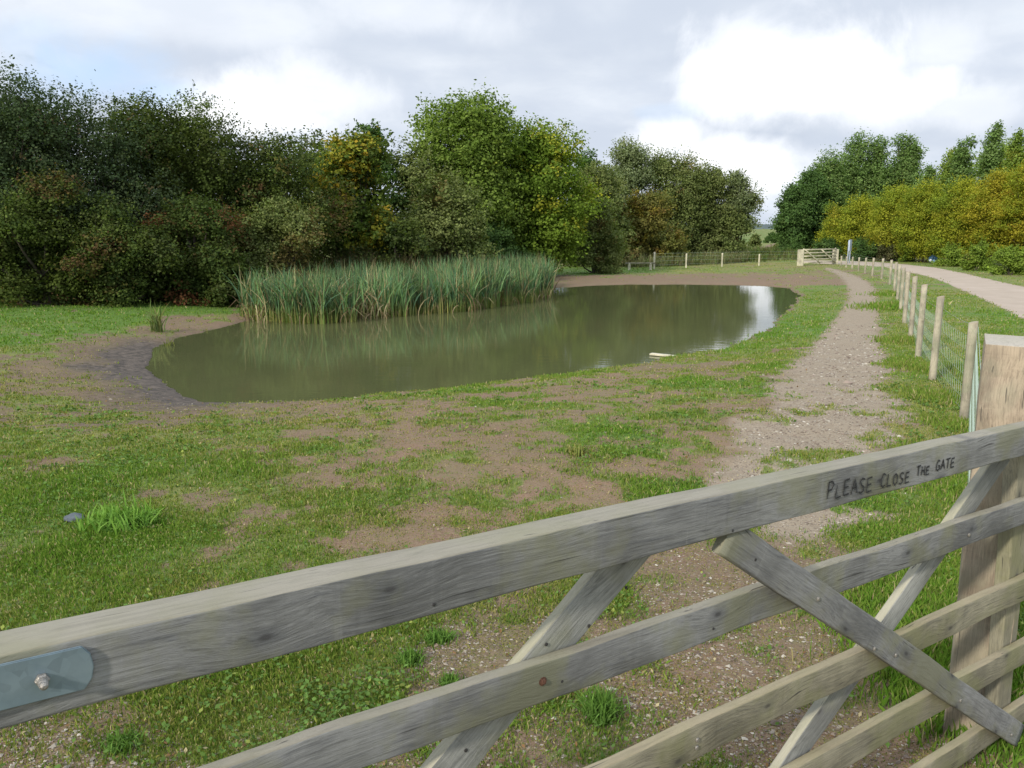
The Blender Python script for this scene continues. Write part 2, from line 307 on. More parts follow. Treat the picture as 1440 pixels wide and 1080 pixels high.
def ground_mat():
    m = NT('ground', .9); o = m.obj(); a = m.attr('A1'); b = m.attr('A2')
    s1 = m.new('ShaderNodeSeparateColor'); m.link(a.outputs['Color'], s1.inputs[0]); g, mu, st = s1.outputs
    s2 = m.new('ShaderNodeSeparateColor'); m.link(b.outputs['Color'], s2.inputs[0]); lu, pk, pa = s2.outputs
    rd = a.outputs['Alpha']
    nL = m.noise(1.1, o, 5, .6); nM = m.noise(9, o, 5, .65); nF = m.noise(60, o, 4, .7); nFF = m.noise(220, o, 3, .7)
    earth = m.mix(pk, (.10,.070,.046), (.225,.13,.09)); thatch = m.noise(55, m.mapping(o, (1, 2.2, 1)), 6, .85, .4); earth = m.mix(m.mapr(thatch, .50, .56, 0, .8), earth, (.25,.20,.12)); earth = m.mix(m.mapr(thatch, .46, .41, 0, .7), earth, (.06,.043,.03)); tuf = m.noise(16, o, 5, .8); earth = m.mix(m.mapr(tuf, .54, .62, 0, .6), earth, (.13,.15,.045)); earth = m.mix(m.mapr(nL, .45, .65, 0, .45), earth, (.17,.15,.075))
    earth = m.mix(m.mapr(nM, .4, .75, 0, .5), earth, (.21,.155,.105)); earth = m.mix(m.mapr(nF, .55, .75, 0, .4), earth, (.09,.06,.042))
    mudc = m.mix(m.mapr(nM, .38, .62), (.045,.037,.030), (.135,.108,.085)); mudc = m.mix(m.mapr(nF, .56, .68, 0, .7), mudc, (.025,.023,.02))
    c = m.mix(mu, earth, mudc)
    pathc = m.mix(m.mapr(nM, .3, .7), (.25,.20,.14), (.33,.275,.20)); pathc = m.mix(m.mapr(nFF, .48, .6, 0, .5), pathc, (.40,.34,.255)); pathc = m.mix(m.mapr(nF, .52, .62, 0, .5), pathc, (.15,.12,.085)); c = m.mix(m.math('MULTIPLY', pa, .85), c, pathc)
    vo = m.new('ShaderNodeTexVoronoi'); vo.inputs['Scale'].default_value = 48; m.link(o, vo.inputs['Vector'])
    vs = m.new('ShaderNodeSeparateColor'); m.link(vo.outputs['Color'], vs.inputs[0])
    stc = m.ramp(vs.outputs[0], [(0, (.10,.075,.055)), (.35, (.20,.155,.115)), (.7, (.29,.24,.185)), (1, (.40,.35,.28))])
    sel = m.math('MULTIPLY', m.math('LESS_THAN', vs.outputs[1], m.math('MULTIPLY', st, .62)), m.mapr(vo.outputs['Distance'], .3, .42, 1, 0))
    c = m.mix(m.math('MULTIPLY', sel, .9), c, stc)
    roadc = m.mix(m.mapr(nL, .3, .7), (.36,.295,.23), (.43,.355,.285)); roadc = m.mix(m.mapr(nFF, .45, .7, 0, .35), roadc, (.28,.24,.2)); c = m.mix(rd, c, roadc)
    gc = m.mix(lu, (.23,.21,.07), (.09,.175,.024))
    gc = m.mix(m.mapr(nF, .42, .72, 0, .5), gc, (.05,.085,.018)); gc = m.mix(m.math('MULTIPLY', m.mapr(nM, .5, .75, 0, .6), m.math('SUBTRACT', 1., lu)), gc, (.22,.20,.08))
    edge = m.math('ADD', g, m.math('MULTIPLY', m.math('SUBTRACT', nF, .5), .9))
    c = m.mix(m.math('MULTIPLY', m.mapr(edge, .35, .65), .92), c, gc)
    h = m.math('ADD', nM, m.math('MULTIPLY', nF, .5)); n = m.bump(h, .6, .02); n = m.bump(nFF, .5, .006, n); n = m.bump(sel, .5, .008, n)
    m.link(m.mapr(mu, .5, 1., .92, .68), m.b.inputs['Roughness']); m.b.inputs['Specular IOR Level'].default_value = .25
    return m.setc(c, n)
M_ground = ground_mat()
idx = np.arange(nr*na).reshape(nr, na); nxt = np.roll(idx, -1, 1)
F = np.stack([idx[:-1], idx[1:], nxt[1:], nxt[:-1]], -1)
kindf = np.where(inR[:-1], 2, np.where(inP[:-1], 1, 0))
for k, nm, lab in ((0, 'ground', 'grassy and muddy ground round the pond'), (1, 'path', 'gravel path curving from the gate along the fence'), (2, 'road', 'pale track beyond the wire fence')):
    f = F[kindf == k]; used, invx = np.unique(f, return_inverse=True)
    o = mesh_np(nm, V[used], invx.reshape(-1, 4), M_ground, attrs={'A1': at1[used], 'A2': at2[used]}, smooth=True); tag(o, lab, kind='structure')

# water
W = smooth_poly(SHORE, 0); c0 = W.mean(0)
xs = np.linspace(W[:,0].min()-2, W[:,0].max()+2, 120); ys = np.linspace(W[:,1].min()-2, W[:,1].max()+2, 120)
WX, WY = np.meshgrid(xs, ys); wsd = sdpoly(WX, WY, SHORE); wi = np.arange(WX.size).reshape(WX.shape)
f = np.stack([wi[:-1,:-1], wi[:-1,1:], wi[1:,1:], wi[1:,:-1]], -1)[(wsd < 1.3)[:-1,:-1]]
m = NT('pond_water', .06); o_ = m.obj(); m.b.inputs['IOR'].default_value = 1.33
mur = m.noise(.5, o_, 4, .6); m.b.inputs['Roughness'].default_value = .045
M_water = m.setc(m.mix(m.mapr(mur, .3, .7), (.076,.085,.036), (.092,.098,.043)), m.bump(m.noise(2.2, m.mapping(o_, (1, 2.2, 1)), 3, .5), .06, .03))
tag(mesh_np('water', np.stack([WX.ravel(), WY.ravel(), np.full(WX.size, ZW)], -1), f, M_water), 'murky green pond water', kind='structure')

# ---------------------------------------------------------------- grass, stones
def grid_sample(n, r0, r1, a0=-36, a1=36, pw=1.):
    i0 = np.searchsorted(rs, r0); i1 = np.searchsorted(rs, r1); j0 = np.searchsorted(angs, a0); j1 = np.searchsorted(angs, a1)-1
    fi = i0+(i1-i0)*rng.random(n)**pw; fj = j0+(j1-j0)*rng.random(n); return fi, fj
def bil(Z, fi, fj):
    i = fi.astype(int); j = fj.astype(int); u = fi-i; v = fj-j
    return Z[i,j]*(1-u)*(1-v)+Z[i+1,j]*u*(1-v)+Z[i,j+1]*(1-u)*v+Z[i+1,j+1]*u*v
def blades(x, y, z, L, Wd, lean, c, name, mat, two=False):
    n = len(x); a = rng.random(n)*6.283; dx, dy = np.cos(a), np.sin(a); b = rng.random(n)*6.283
    lx, ly = np.cos(b)*lean*L, np.sin(b)*lean*L; h = np.sqrt(np.maximum(L*L-(lean*L)**2, (L*.3)**2))
    Vv = np.empty((n, 4, 3))
    Vv[:,0] = np.stack([x-dx*Wd/2, y-dy*Wd/2, z-.01], -1); Vv[:,1] = np.stack([x+dx*Wd/2, y+dy*Wd/2, z-.01], -1)
    Vv[:,2] = np.stack([x+lx*.45+dx*Wd*.4, y+ly*.45+dy*Wd*.4, z+h*.65], -1); Vv[:,3] = np.stack([x+lx, y+ly, z+h], -1)
    cc = np.repeat(c[:, None], 4, 1)
    return Vv.reshape(-1, 3), (np.arange(n)[:, None]*4+np.arange(4)), cc.reshape(-1, 3)
PAL = np.array([(.29,.27,.08),(.20,.25,.045),(.11,.22,.026),(.175,.28,.045),(.42,.36,.19)])
def grass_cols(lu, n):
    t = np.clip(lu+rng.normal(0, .22, n), 0, 1)[:, None]
    c = (PAL[0]*(1-t)+PAL[2]*t); k = rng.random(n)[:, None]
    c = np.where(k < .25, PAL[3]*(.5+.5*t), c); c = np.where(k > .93, PAL[4], c); return c*(.75+.5*rng.random((n, 1)))
Vs, Fs, Cs = [], [], []; base = 0
for (nt, r0, r1, nb, L0, pw) in ((42000, 2.0, 5.2, 9, .022, 1.), (50000, 4.8, 14, 7, .026, 1.), (40000, 13, 36, 6, .034, 1.), (9000, 34, 70, 5, .045, 1.)):
    fi, fj = grid_sample(nt, r0, r1, pw=pw); g = bil(g_s, fi, fj); gk = g > rng.random(nt)*.95; dry = (~gk) & (rng.random(nt) < .6*(1-bil(mud, fi, fj))*(bil(rm, fi, fj) < .02)*(bil(pm, fi, fj) < .3)*(bil(SD, fi, fj) > .3)); keep = gk | dry; dry = dry[keep]; fi, fj = fi[keep], fj[keep]
    x, y, lu, g = bil(GX, fi, fj), bil(GYy, fi, fj), bil(lush, fi, fj), bil(g_s, fi, fj); r = np.hypot(x, y)
    sd_, gg = bil(SD, fi, fj), g
    x = np.repeat(x, nb); y = np.repeat(y, nb); n = len(x); rr = np.repeat(r, nb); sp = np.maximum(.03, L0*.9)*np.maximum(1, rr/8*.8)
    x = x+rng.normal(0, 1, n)*sp; y = y+rng.normal(0, 1, n)*sp; lu = np.repeat(lu, nb); z0 = np.repeat(bil(GZ, fi, fj), nb)
    tall = np.repeat(.6+.9*np.clip(lush_ if False else fbm(bil(GX,fi,fj)*2, bil(GYy,fi,fj)*2, 90, 3)*1.6-.4, 0, 1), nb)
    dr = np.repeat(dry, nb); lu = np.where(dr, -.1, lu); L = L0*tall*(.5+.9*rng.random(n))*(.7+.6*np.maximum(lu, 0))*np.where(dr, .6, 1)
    v, f, c = blades(x, y, z0, L, np.maximum(.0035, rr*.0011)*(.7+.6*rng.random(n)), np.where(dr, .93+.06*rng.random(n), rng.random(n)*.92), grass_cols(lu, n), '', None)
    Vs.append(v); Fs.append(f+base); Cs.append(c); base += len(v)
# long grass under the fence line and lush strip by the gatepost
for (px, py, rad, n, L0, lu0) in ((1330,930,.35,6500,.075,.95),(1310,850,.35,6000,.06,.85),(1345,1000,.22,3500,.07,1),(1385,700,.35,3000,.06,.8),(1320,640,.35,2500,.045,.6),(1262,432,1.0,2200,.14,.8),(1262,415,.8,900,.12,.8),(1280,480,.5,1600,.10,.6),(1306,520,.4,1500,.09,.6),(1318,560,.35,1600,.08,.6),(1345,600,.3,1600,.07,.6)):
    p = G(px, py); x = p[0]+rng.normal(0, rad*.5, n); y = p[1]+rng.normal(0, rad*.7, n); z = terr(x, y)[0]; r = np.hypot(x, y)
    v, f, c = blades(x, y, z, L0*(.4+.8*rng.random(n)), np.maximum(.0045, r*.0011), rng.random(n)*.7, grass_cols(np.full(n, lu0), n), '', None)
    Vs.append(v); Fs.append(f+base); Cs.append(c); base += len(v)
tag(mesh_np('grass', np.vstack(Vs), np.vstack(Fs), M_grass, colr=np.vstack(Cs)), 'short worn grass on the bank and verges', 'grass', kind='stuff')

# small broad leaves (clover, plantain) in the turf on the left
fi, fj = grid_sample(26000, 2.2, 12); g = bil(g_s, fi, fj)*(.3+.9*sstep(.5,.62,fbm(bil(GX,fi,fj)*1.7, bil(GYy,fi,fj)*1.7, 95, 3))); k = rng.random(len(fi)) < g*.7; fi, fj = fi[k], fj[k]
def leafquads(P, S, cols, up=.5, asp=.6, out=None):
    n = len(P); d = rng.normal(0, 1, (n, 3)); d[:, 2] *= .6; d /= np.linalg.norm(d, axis=1)[:, None]
    nn = rng.normal(0, 1, (n, 3)); nn[:, 2] += up*2
    if out is not None: nn = nn*.55+out*1.3
    b = np.cross(nn, d); b /= (np.linalg.norm(b, axis=1)[:, None]+1e-9)
    S = S[:, None]; Vv = np.stack([P-d*S*.5, P+b*S*asp*.5-d*S*.05, P+d*S*.5, P-b*S*asp*.5-d*S*.05], 1)
    return Vv.reshape(-1, 3), np.arange(n)[:, None]*4+np.arange(4), np.repeat(cols, 4, 0)
P = np.stack([bil(GX, fi, fj), bil(GYy, fi, fj), bil(GZ, fi, fj)], -1); P = np.repeat(P, 3, 0); P += rng.normal(0, 1, P.shape)*np.array([.03,.03,.006])+np.array([0,0,.028])
n = len(P); r = np.hypot(P[:,0], P[:,1]); v, f, c = leafquads(P, np.maximum(.018, r*.0035)*(.6+.9*rng.random(n)), np.array([.11,.19,.045])*(.6+.8*rng.random((n, 1)))*np.where(rng.random((n,1)) < .08, [2.2,1.5,1.5], [1,1,1]), 1.5, .7)
tag(mesh_np('ground_weeds', v, f, M_grass, colr=c), 'small broad leaved weeds growing in the turf', 'weeds', kind='stuff')

# stones
ico = np.array([(1,0,0),(-1,0,0),(0,1,0),(0,-1,0),(0,0,1),(0,0,-1)], float)
icf = np.array([(0,2,4),(2,1,4),(1,3,4),(3,0,4),(2,0,5),(1,2,5),(3,1,5),(0,3,5)])
def stones(P, S, cols):
    n = len(P); q = ico[None]*(.55+.7*rng.random((n, 6, 1))); q = q+rng.normal(0, .12, q.shape); q[..., 2] *= .5
    a = rng.random(n)*6.28; ca, sa = np.cos(a), np.sin(a); el = .7+.6*rng.random(n)
    X = q[..., 0]*el[:, None]; Y = q[..., 1]; Q = np.stack([X*ca[:, None]-Y*sa[:, None], X*sa[:, None]+Y*ca[:, None], q[..., 2]], -1)
    Vv = P[:, None]+Q*S[:, None, None]; return Vv.reshape(-1, 3), (np.arange(n)[:, None, None]*6+icf).reshape(-1, 3), np.repeat(cols, 6, 0)
STC = np.array([(.30,.255,.20),(.22,.17,.13),(.36,.32,.26),(.16,.12,.09),(.27,.205,.16),(.46,.42,.35)])
fi1, fj1 = grid_sample(60000, 2.0, 5.5); fi2, fj2 = grid_sample(90000, 5, 22)
fi = np.r_[fi1, fi2]; fj = np.r_[fj1, fj2]; s = bil(stn, fi, fj); g = bil(g_s, fi, fj); x_, y_ = bil(GX, fi, fj), bil(GYy, fi, fj)
k = rng.random(len(fi)) < (s**1.4*(.35+1.1*sstep(.4, .65, fbm(x_*4, y_*4, 98, 2)))*(1-.75*g)+.003*(bil(SD, fi, fj) > .1)); fi, fj = fi[k], fj[k]
P = np.stack([bil(GX, fi, fj), bil(GYy, fi, fj), bil(GZ, fi, fj)+.002], -1); n = len(P); r = np.hypot(P[:,0], P[:,1])
S = np.maximum(.0045, r*.0010)*np.exp(rng.normal(0, .45, n))*np.where(bil(pm, fi, fj) > .4, .95, 1); S = np.where((rng.random(n) < .02) & (bil(pm, fi, fj) < .3), S*2.1, S)
v, f, c = stones(P, S, STC[rng.integers(0, 6, n)]*(.65+.4*rng.random((n, 1))))
tag(mesh_np('gravel', v, f, M_stone, colr=c), 'scattered gravel and small stones on the path and worn earth', 'gravel', kind='stuff')
# a few straw coloured leaves and litter lying about
fi, fj = grid_sample(2600, 2.2, 13); P = np.stack([bil(GX, fi, fj), bil(GYy, fi, fj), bil(GZ, fi, fj)+.012], -1)[bil(SD, fi, fj) > .2]; n = len(P); r = np.hypot(P[:,0], P[:,1])
v, f, c = leafquads(P, np.maximum(.02, r*.003)*(.5+.8*rng.random(n)), np.where(rng.random((n,1)) < .3, [.4,.34,.2], [.22,.13,.06])*(.6+.7*rng.random((n,1))), 2.5, .6)
tag(mesh_np('fallen_leaves', v, f, M_grass, colr=c), 'scattered dry leaves on the bank', 'leaves', kind='stuff')

# ---------------------------------------------------------------- reeds and rough stuff
def strips(x, y, z, L, Wd, lean, cb, ct, name, mat, seg=5):
    n = len(x); a = rng.random(n)*6.283; dx, dy = np.cos(a), np.sin(a); b = rng.random(n)*6.283
    t = np.linspace(0, 1, seg+1); ld = (lean*L)[:, None]*t[None]**2.2
    cx = x[:, None]+np.cos(b)[:, None]*ld; cy = y[:, None]+np.sin(b)[:, None]*ld; cz = z[:, None]+L[:, None]*(t[None]-.25*(lean[:, None]*t[None]**2)**2*2)
    w = Wd[:, None]*np.interp(t, [0, .6, 1], [.8, 1, .08])[None]/2
    Lf = np.stack([cx-dx[:, None]*w, cy-dy[:, None]*w, cz], -1); Rt = np.stack([cx+dx[:, None]*w, cy+dy[:, None]*w, cz], -1)
    Vv = np.stack([Lf, Rt], 2).reshape(-1, 3); k = (seg+1)*2
    ff = np.array([(2*i, 2*i+1, 2*i+3, 2*i+2) for i in range(seg)]); Ff = (np.arange(n)[:, None, None]*k+ff).reshape(-1, 4)
    tt = np.interp(t, [0, .18, .4, 1], [0, .3, 1, 1])[None, :, None]; C = cb[:, None]*(1-tt)+ct[:, None]*tt; C = np.repeat(C[:, :, None], 2, 2).reshape(-1, 3)
    return Vv, Ff, C
front = [on(a, b, ZW) for a, b in [(345,447),(365,452),(400,455),(450,456),(500,451),(560,446),(610,442),(660,437),(710,430),(750,424),(779,417)]]
back = [on(a, b, ZW) for a, b in [(772,404),(740,401),(690,403),(620,408),(540,417),(460,425),(400,431),(360,438)]]
RP = np.array(front+back)
mn, mx = RP.min(0), RP.max(0); n = 34000; x = mn[0]+rng.random(n)*(mx[0]-mn[0]); y = mn[1]+rng.random(n)*(mx[1]-mn[1])
sd = sdpoly(x, y, RP)+(fbm(x*1.5, y*1.5, 110, 3)-.5)*.9; cl = fbm(x*1.6, y*1.6, 111, 3); k = (sd < 0) & (rng.random(n) < np.where(x < -4., sstep(.42, .52, cl)*.95+.05, sstep(.36, .55, cl)*.85+.14+(x > -2)*.12))
x, y, cl = x[k], y[k], cl[k]; n = len(x); z = np.full(n, ZW-.05)
hsc = np.interp(x, [-7.5, -6, -2, 1, 3], [1.5, 1.42, 1.55, 1.5, 1.42])
L = hsc*(.62+.45*rng.random(n)**.8)*(.74+.5*fbm(x*1.1, y*1.1, 112, 3)); kk = rng.random((n, 1))
ct = np.where(kk < .2, [.28,.24,.13], np.where(kk < .55, [.095,.18,.092], [.13,.22,.088]))*(.6+.6*rng.random((n, 1)))*(.6+.85*sstep(.3, .65, fbm(x*2.4, y*2.4, 113, 3)))[:, None]
cb = np.where(rng.random((n, 1)) < .5, [.34,.33,.10], [.18,.26,.06])*(.6+.8*rng.random((n, 1)))
lp = ((x < -4.8) & (cl < .47))[:, None] & (rng.random((n, 1)) < .6)
ct = np.where(lp, np.array([.22,.17,.09])*(.6+.7*rng.random((n,1))), ct); L = np.where(lp[:, 0], L*.8, L)
v, f, c = strips(x, y, z, L, .022+.018*rng.random(n), rng.random(n)**1.3*.75, cb, ct, '', None)
nd = 5200; xd = mn[0]+rng.random(nd)*(mx[0]-mn[0]); yd = mn[1]+rng.random(nd)*(mx[1]-mn[1]); kd_ = (sdpoly(xd, yd, RP) < .35) & (rng.random(nd) < np.where(xd < -3.5, 1., .45)); xd, yd = xd[kd_], yd[kd_]; nd = len(xd)
cd = np.array([(.30,.23,.13),(.22,.15,.08),(.36,.30,.17),(.17,.12,.07)])[rng.integers(0, 4, nd)]*(.7+.5*rng.random((nd, 1)))
v_, f_, c_ = strips(xd, yd, np.full(nd, ZW-.02), .25+.85*rng.random(nd)**1.5, .022+.015*rng.random(nd), .3+1.0*rng.random(nd), cd*.8, cd, '', None)
f = np.vstack([f, f_+len(v)]); v = np.vstack([v, v_]); c = np.vstack([c, c_])
tag(mesh_np('reed_bed', v, f, M_reed, colr=c), 'dense bed of tall green bulrush leaves along the back of the pond', 'reeds', kind='stuff')

def rough(name, label, cat, polypx, n, h, pal, dens=.3, lean=.5, w=.02, Y=None):
    P = np.array([tuple(G(a, b)[:2]) for a, b in polypx]) if Y is None else np.array(Y)
    mn, mx = P.min(0), P.max(0); x = mn[0]+rng.random(n*3)*(mx[0]-mn[0]); y = mn[1]+rng.random(n*3)*(mx[1]-mn[1]); k = (sdpoly(x, y, P) < 0) & (rng.random(n*3) < sstep(.3, .6, fbm(x*.9, y*.9, 120, 3))+dens)
    x, y = x[k][:n], y[k][:n]; n = len(x); z = terr(x, y)[0]; pal = np.array(pal); cc = pal[rng.integers(0, len(pal), n)]*(.6+.8*rng.random((n, 1)))
    L = h*(.4+.8*rng.random(n))*(.6+.8*fbm(x*.6, y*.6, 121, 2)); r = np.hypot(x, y)
    v, f, c = strips(x, y, z-.02, L, np.maximum(w, r*.0007), rng.random(n)*lean, cc*.7, cc, '', None, 3)
    # seed heads and side leaves
    q = rng.integers(0, n, n*4); t = .25+.75*rng.random(n*4); Pq = np.stack([x[q], y[q], z[q]+L[q]*t*.9], -1)+rng.normal(0, .05, (n*4, 3))
    v2, f2, c2 = leafquads(Pq, np.maximum(.05, r[q]*.0016)*(.5+rng.random(n*4)), cc[q]*(.7+.6*rng.random((n*4, 1))), .3, .5)
    return tag(mesh_np(name, np.vstack([v, v2]), np.vstack([f, f2+len(v)]), M_leaf, colr=np.vstack([c, c2])), label, cat, kind='stuff')
BR = [(.10,.07,.045),(.13,.09,.05),(.07,.075,.03),(.16,.12,.07),(.06,.05,.03)]
DG = [(.05,.07,.02),(.04,.06,.02),(.07,.08,.03),(.08,.06,.03)]
rough('dead_weeds', 'brown dead stalks and docks at the foot of the left hedge', 'weeds', [(110,430),(240,425),(350,422),(350,414),(240,415),(110,419)], 7000, 1.05, BR+DG)
rough('bank_undergrowth', 'dark weeds between the reed bed and the trees', 'undergrowth', None, 7000, 1.3, DG+BR[:2], Y=[(-8,27.5),(-4,31),(0,38.5),(1.4,39.3),(1.2,42),(-1,41.5),(-6,34),(-10,28.5)])
TN = [(.27,.22,.14),(.20,.17,.10),(.12,.15,.05),(.22,.19,.12),(.15,.13,.09)]
rough('dry_grass', 'pale dry seeding grass behind the far fence', 'tall grass', None, 20000, .75, [(.22,.20,.11),(.17,.18,.08),(.13,.18,.06),(.18,.18,.09),(.14,.17,.07)], Y=[(6,53.5),(10,55),(14,58.5),(17.3,62),(20,70),(24,92),(14,92),(4,72)], w=.03, dens=.5)
rough('field_grass', 'green rough grass in the field behind the far gate', 'tall grass', None, 9000, .7, [(.10,.15,.04),(.14,.18,.06),(.16,.15,.07)], Y=[(17.5,61),(21,66),(33,72),(60,74),(60,92),(24,92),(18,70)], w=.03)

# ---------------------------------------------------------------- trees
def tube(pts, rad, k=7):
    pts = np.array(pts, float); n = len(pts); V = []
    for i in range(n):
        d = pts[min(i+1, n-1)]-pts[max(i-1, 0)]; d /= np.linalg.norm(d)+1e-9
        a = np.cross(d, [.3, .9, .1]); a /= np.linalg.norm(a)+1e-9; b = np.cross(d, a)
        for j in range(k):
            t = 6.28318*j/k; V.append(pts[i]+(a*math.cos(t)+b*math.sin(t))*rad[i])
    F = [(i*k+j, i*k+(j+1) % k, (i+1)*k+(j+1) % k, (i+1)*k+j) for i in range(n-1) for j in range(k)]
    return np.array(V), np.array(F)
def catmesh(L):
    V, F, b = [], [], 0
    for v, f in L: V.append(v); F.append(np.asarray(f)+b); b += len(v)
    return np.vstack(V), np.vstack(F)
PALS = {
 'haw':  ([(.072,.100,.022),(.086,.115,.024),(.080,.100,.032),(.056,.086,.026),(.105,.145,.034)], [(.12,.075,.035),(.13,.12,.035)]),
 'hawb': ([(.058,.090,.040),(.070,.102,.044),(.052,.075,.036),(.085,.112,.050)], [(.10,.08,.04)]),
 'rust': ([(.066,.100,.026),(.080,.110,.028),(.11,.085,.032)], [(.15,.07,.032)]),
 'maple':([(.11,.165,.032),(.09,.14,.028),(.14,.19,.036),(.08,.115,.026)], [(.36,.26,.03),(.27,.25,.03),(.24,.26,.035)]),
 'syc':  ([(.145,.215,.036),(.165,.235,.044),(.12,.185,.032),(.185,.26,.05)], [(.24,.28,.04),(.17,.24,.035)]),
 'sycy': ([(.15,.225,.030),(.17,.25,.034),(.12,.19,.026)], [(.30,.31,.035),(.21,.27,.03)]),
 'will': ([(.20,.245,.12),(.17,.215,.095),(.15,.185,.078),(.23,.27,.14)], [(.18,.19,.07)]),
 'olive':([(.16,.195,.062),(.135,.175,.054),(.175,.205,.07)], [(.17,.15,.05),(.15,.12,.045)]),
 'orng': ([(.16,.16,.042),(.14,.15,.04),(.18,.165,.045)], [(.24,.20,.035),(.20,.14,.04)]),
 'pop':  ([(.14,.225,.062),(.165,.25,.072),(.12,.20,.056),(.185,.27,.088)], [(.2,.27,.08)]),
 'dark': ([(.085,.155,.042),(.10,.175,.048),(.072,.13,.038)], [(.11,.17,.05)]),
 'yel':  ([(.29,.31,.03),(.33,.34,.036),(.24,.285,.03),(.19,.25,.03)], [(.37,.33,.04),(.33,.34,.045)]),
 'gold': ([(.34,.30,.03),(.35,.31,.034),(.28,.29,.028),(.22,.26,.028)], [(.38,.26,.035)]),
 'ygr':  ([(.21,.29,.05),(.24,.32,.06),(.17,.25,.045)], [(.27,.29,.05)]),
 'low':  ([(.20,.285,.045),(.23,.315,.05),(.16,.235,.04)], [(.26,.28,.06),(.12,.15,.04)]),
 'bare': ([(.13,.135,.06),(.15,.14,.068),(.11,.12,.05)], [(.12,.095,.05)]),
}
ntree = 0
def tree(name, label, cat, group, px, Y, top, hw, pal, leaf=.09, nleaf=24000, lobes=26, base=.0, dep=None, shape='round', sprig=.06, low=.15, clump=.26, accent=.09, dx=0., trunk=.14, X=None):
    """crown of leaf clumps carried on limbs; px/top/hw say where the photo shows it, Y its distance"""
    global ntree, rng; ntree += 1; keep = rng; rng = np.random.default_rng(1000+ntree)
    x0 = (px-720)/FPX*Y*.985 if X is None else X; r = ray(px, top); zt = CZ+r[2]*Y; W = hw/FPX*Y; z0 = zat(x0, Y)-.03; H = zt-z0; D = dep or W*.8
    root = empty(name, (x0, Y, z0), label, cat, group)
    if group == HG: W *= 1.4
    elif shape in ('round', 'dome') and X is None and group != PG: W *= 1.12
    if shape == 'dome': H *= 1.05
    if group in (HG, BK): leaf *= .86; nleaf = int(nleaf*1.3)
    cz0 = H*low
    tubes = []; lean = rng.normal(0, .05)
    th = H*(.62 if shape != 'spire' else .93); tp = [(lean*t*H+.06*H*.3*math.sin(t*5+ntree), .03*H*math.sin(t*4), t*th) for t in np.linspace(0, 1, 7)]
    if shape != 'bush': tubes.append(tube(tp, [trunk*(1-.8*t) for t in np.linspace(0, 1, 7)]))
    L = []
    for i in range(lobes):
        for _ in range(60):
            u = rng.random(); zz = cz0+(H-cz0)*u
            if shape == 'spire': pr = min(1, (1-u)*1.7+.06)*min(1, .45+u*3)
            elif shape == 'bush': pr = math.sqrt(max(0, 1-u**2.2))
            elif shape == 'dome': pr = math.sqrt(max(0, 1-abs(u-.35)**2/.43))
            else: pr = math.sqrt(max(0, 1-((u-.48)/.54)**2))
            a = rng.random()*6.283; q = rng.random()**.5*.86
            ls = (.30+.18*rng.random())*min(W, H*.5)*(.72 if shape == 'spire' else 1)
            X_ = math.cos(a)*q*max(0, W*pr-ls*.55); Y_ = math.sin(a)*q*max(0, D*pr-ls*.5)
            zz = min(zz, H-ls*.62); zz = max(zz, cz0+ls*.3 if shape != 'bush' else ls*.4)
            c = np.array([X_+lean*zz, Y_, zz])
            if all(np.linalg.norm(c-l[0]) > .42*(ls+l[1])*(1-_/80) for l in L): break
        L.append((c, ls, rng.random()))
    if shape == 'spire':
        L = []; K = max(9, lobes//2)
        for i in range(K):
            u = (i+.5)/K; zz = cz0+(H-cz0)*u; pr = min(1., .55+u*1.6)*(1-u)**.5; a = rng.random()*6.283
            ls = max(.38, W*(.62*pr+.10)); off = W*pr*.42*rng.random()
            L.append((np.array([math.cos(a)*off+lean*zz, math.sin(a)*off, min(zz, H-ls*.9)]), ls, rng.random()))
        L = L[::-1]
    # the topmost lobe reaches the height seen
    L[0] = (np.array([dx*W, 0, H-L[0][1]*(1.1 if shape == 'spire' else .85)]), L[0][1], L[0][2])
    for c, ls, h in L:
        t = min(.95, max(.05, (c[2]/H)*.6)); s = np.array(tp[int(t*6)]) if shape != 'bush' else np.array([c[0]*.15, c[1]*.15, 0])
        m_ = s*.5+c*.5+np.array([0, 0, -.08*H*.5]); tubes.append(tube([s, s*.7+m_*.3, m_, m_*.45+c*.55, c], [trunk*.42, trunk*.36, trunk*.28, trunk*.18, .01], 5))
    tv, tf = catmesh(tubes); trunkob = mesh_np('trunk' if shape != 'bush' else 'stems', tv, tf, M_bark, root, smooth=True)
    # leaves: twigs in each lobe, biased to the outside
    wts = np.array([l[1]**2 for l in L]); wts /= wts.sum(); perc = 16; nt = max(60, nleaf//perc)
    li = rng.choice(len(L), nt, p=wts); C = np.array([l[0] for l in L])[li]; S = np.array([l[1] for l in L])[li]; hue = np.array([l[2] for l in L])[li]
    d = rng.normal(0, 1, (nt, 3)); d /= np.linalg.norm(d, axis=1)[:, None]; d[:, 2] = np.where(d[:, 2] < -.2, d[:, 2]*.75, d[:, 2])
    rad = .30+.72*rng.random(nt)**.6
    T = C+d*S[:, None]*rad[:, None]*np.array([1, 1, 1.45 if shape == 'spire' else .92]); T[:, 2] = np.maximum(T[:, 2], .12)
    sp = clump*np.minimum(1., .5+.5*S)*(.6+.7*rng.random(nt))
    P = np.repeat(T, perc, 0); ss = np.repeat(sp, perc); dd = np.repeat(d, perc, 0)
    P = P+rng.normal(0, 1, P.shape)*ss[:, None]*np.array([.55,.55,.38])+dd*(np.clip(rng.normal(0, .5, len(P)), -.9, .9)*ss)[:, None]
    if shape == 'spire': P[:, 2] += np.abs(rng.normal(0, .5, len(P)))*ss
    P[:, 2] = np.maximum(P[:, 2], .04)
    p1, p2 = map(np.array, PALS[pal]); ci = (np.clip(hue*.999+rng.normal(0, .18, nt), 0, .999)*len(p1)).astype(int); c = p1[ci]
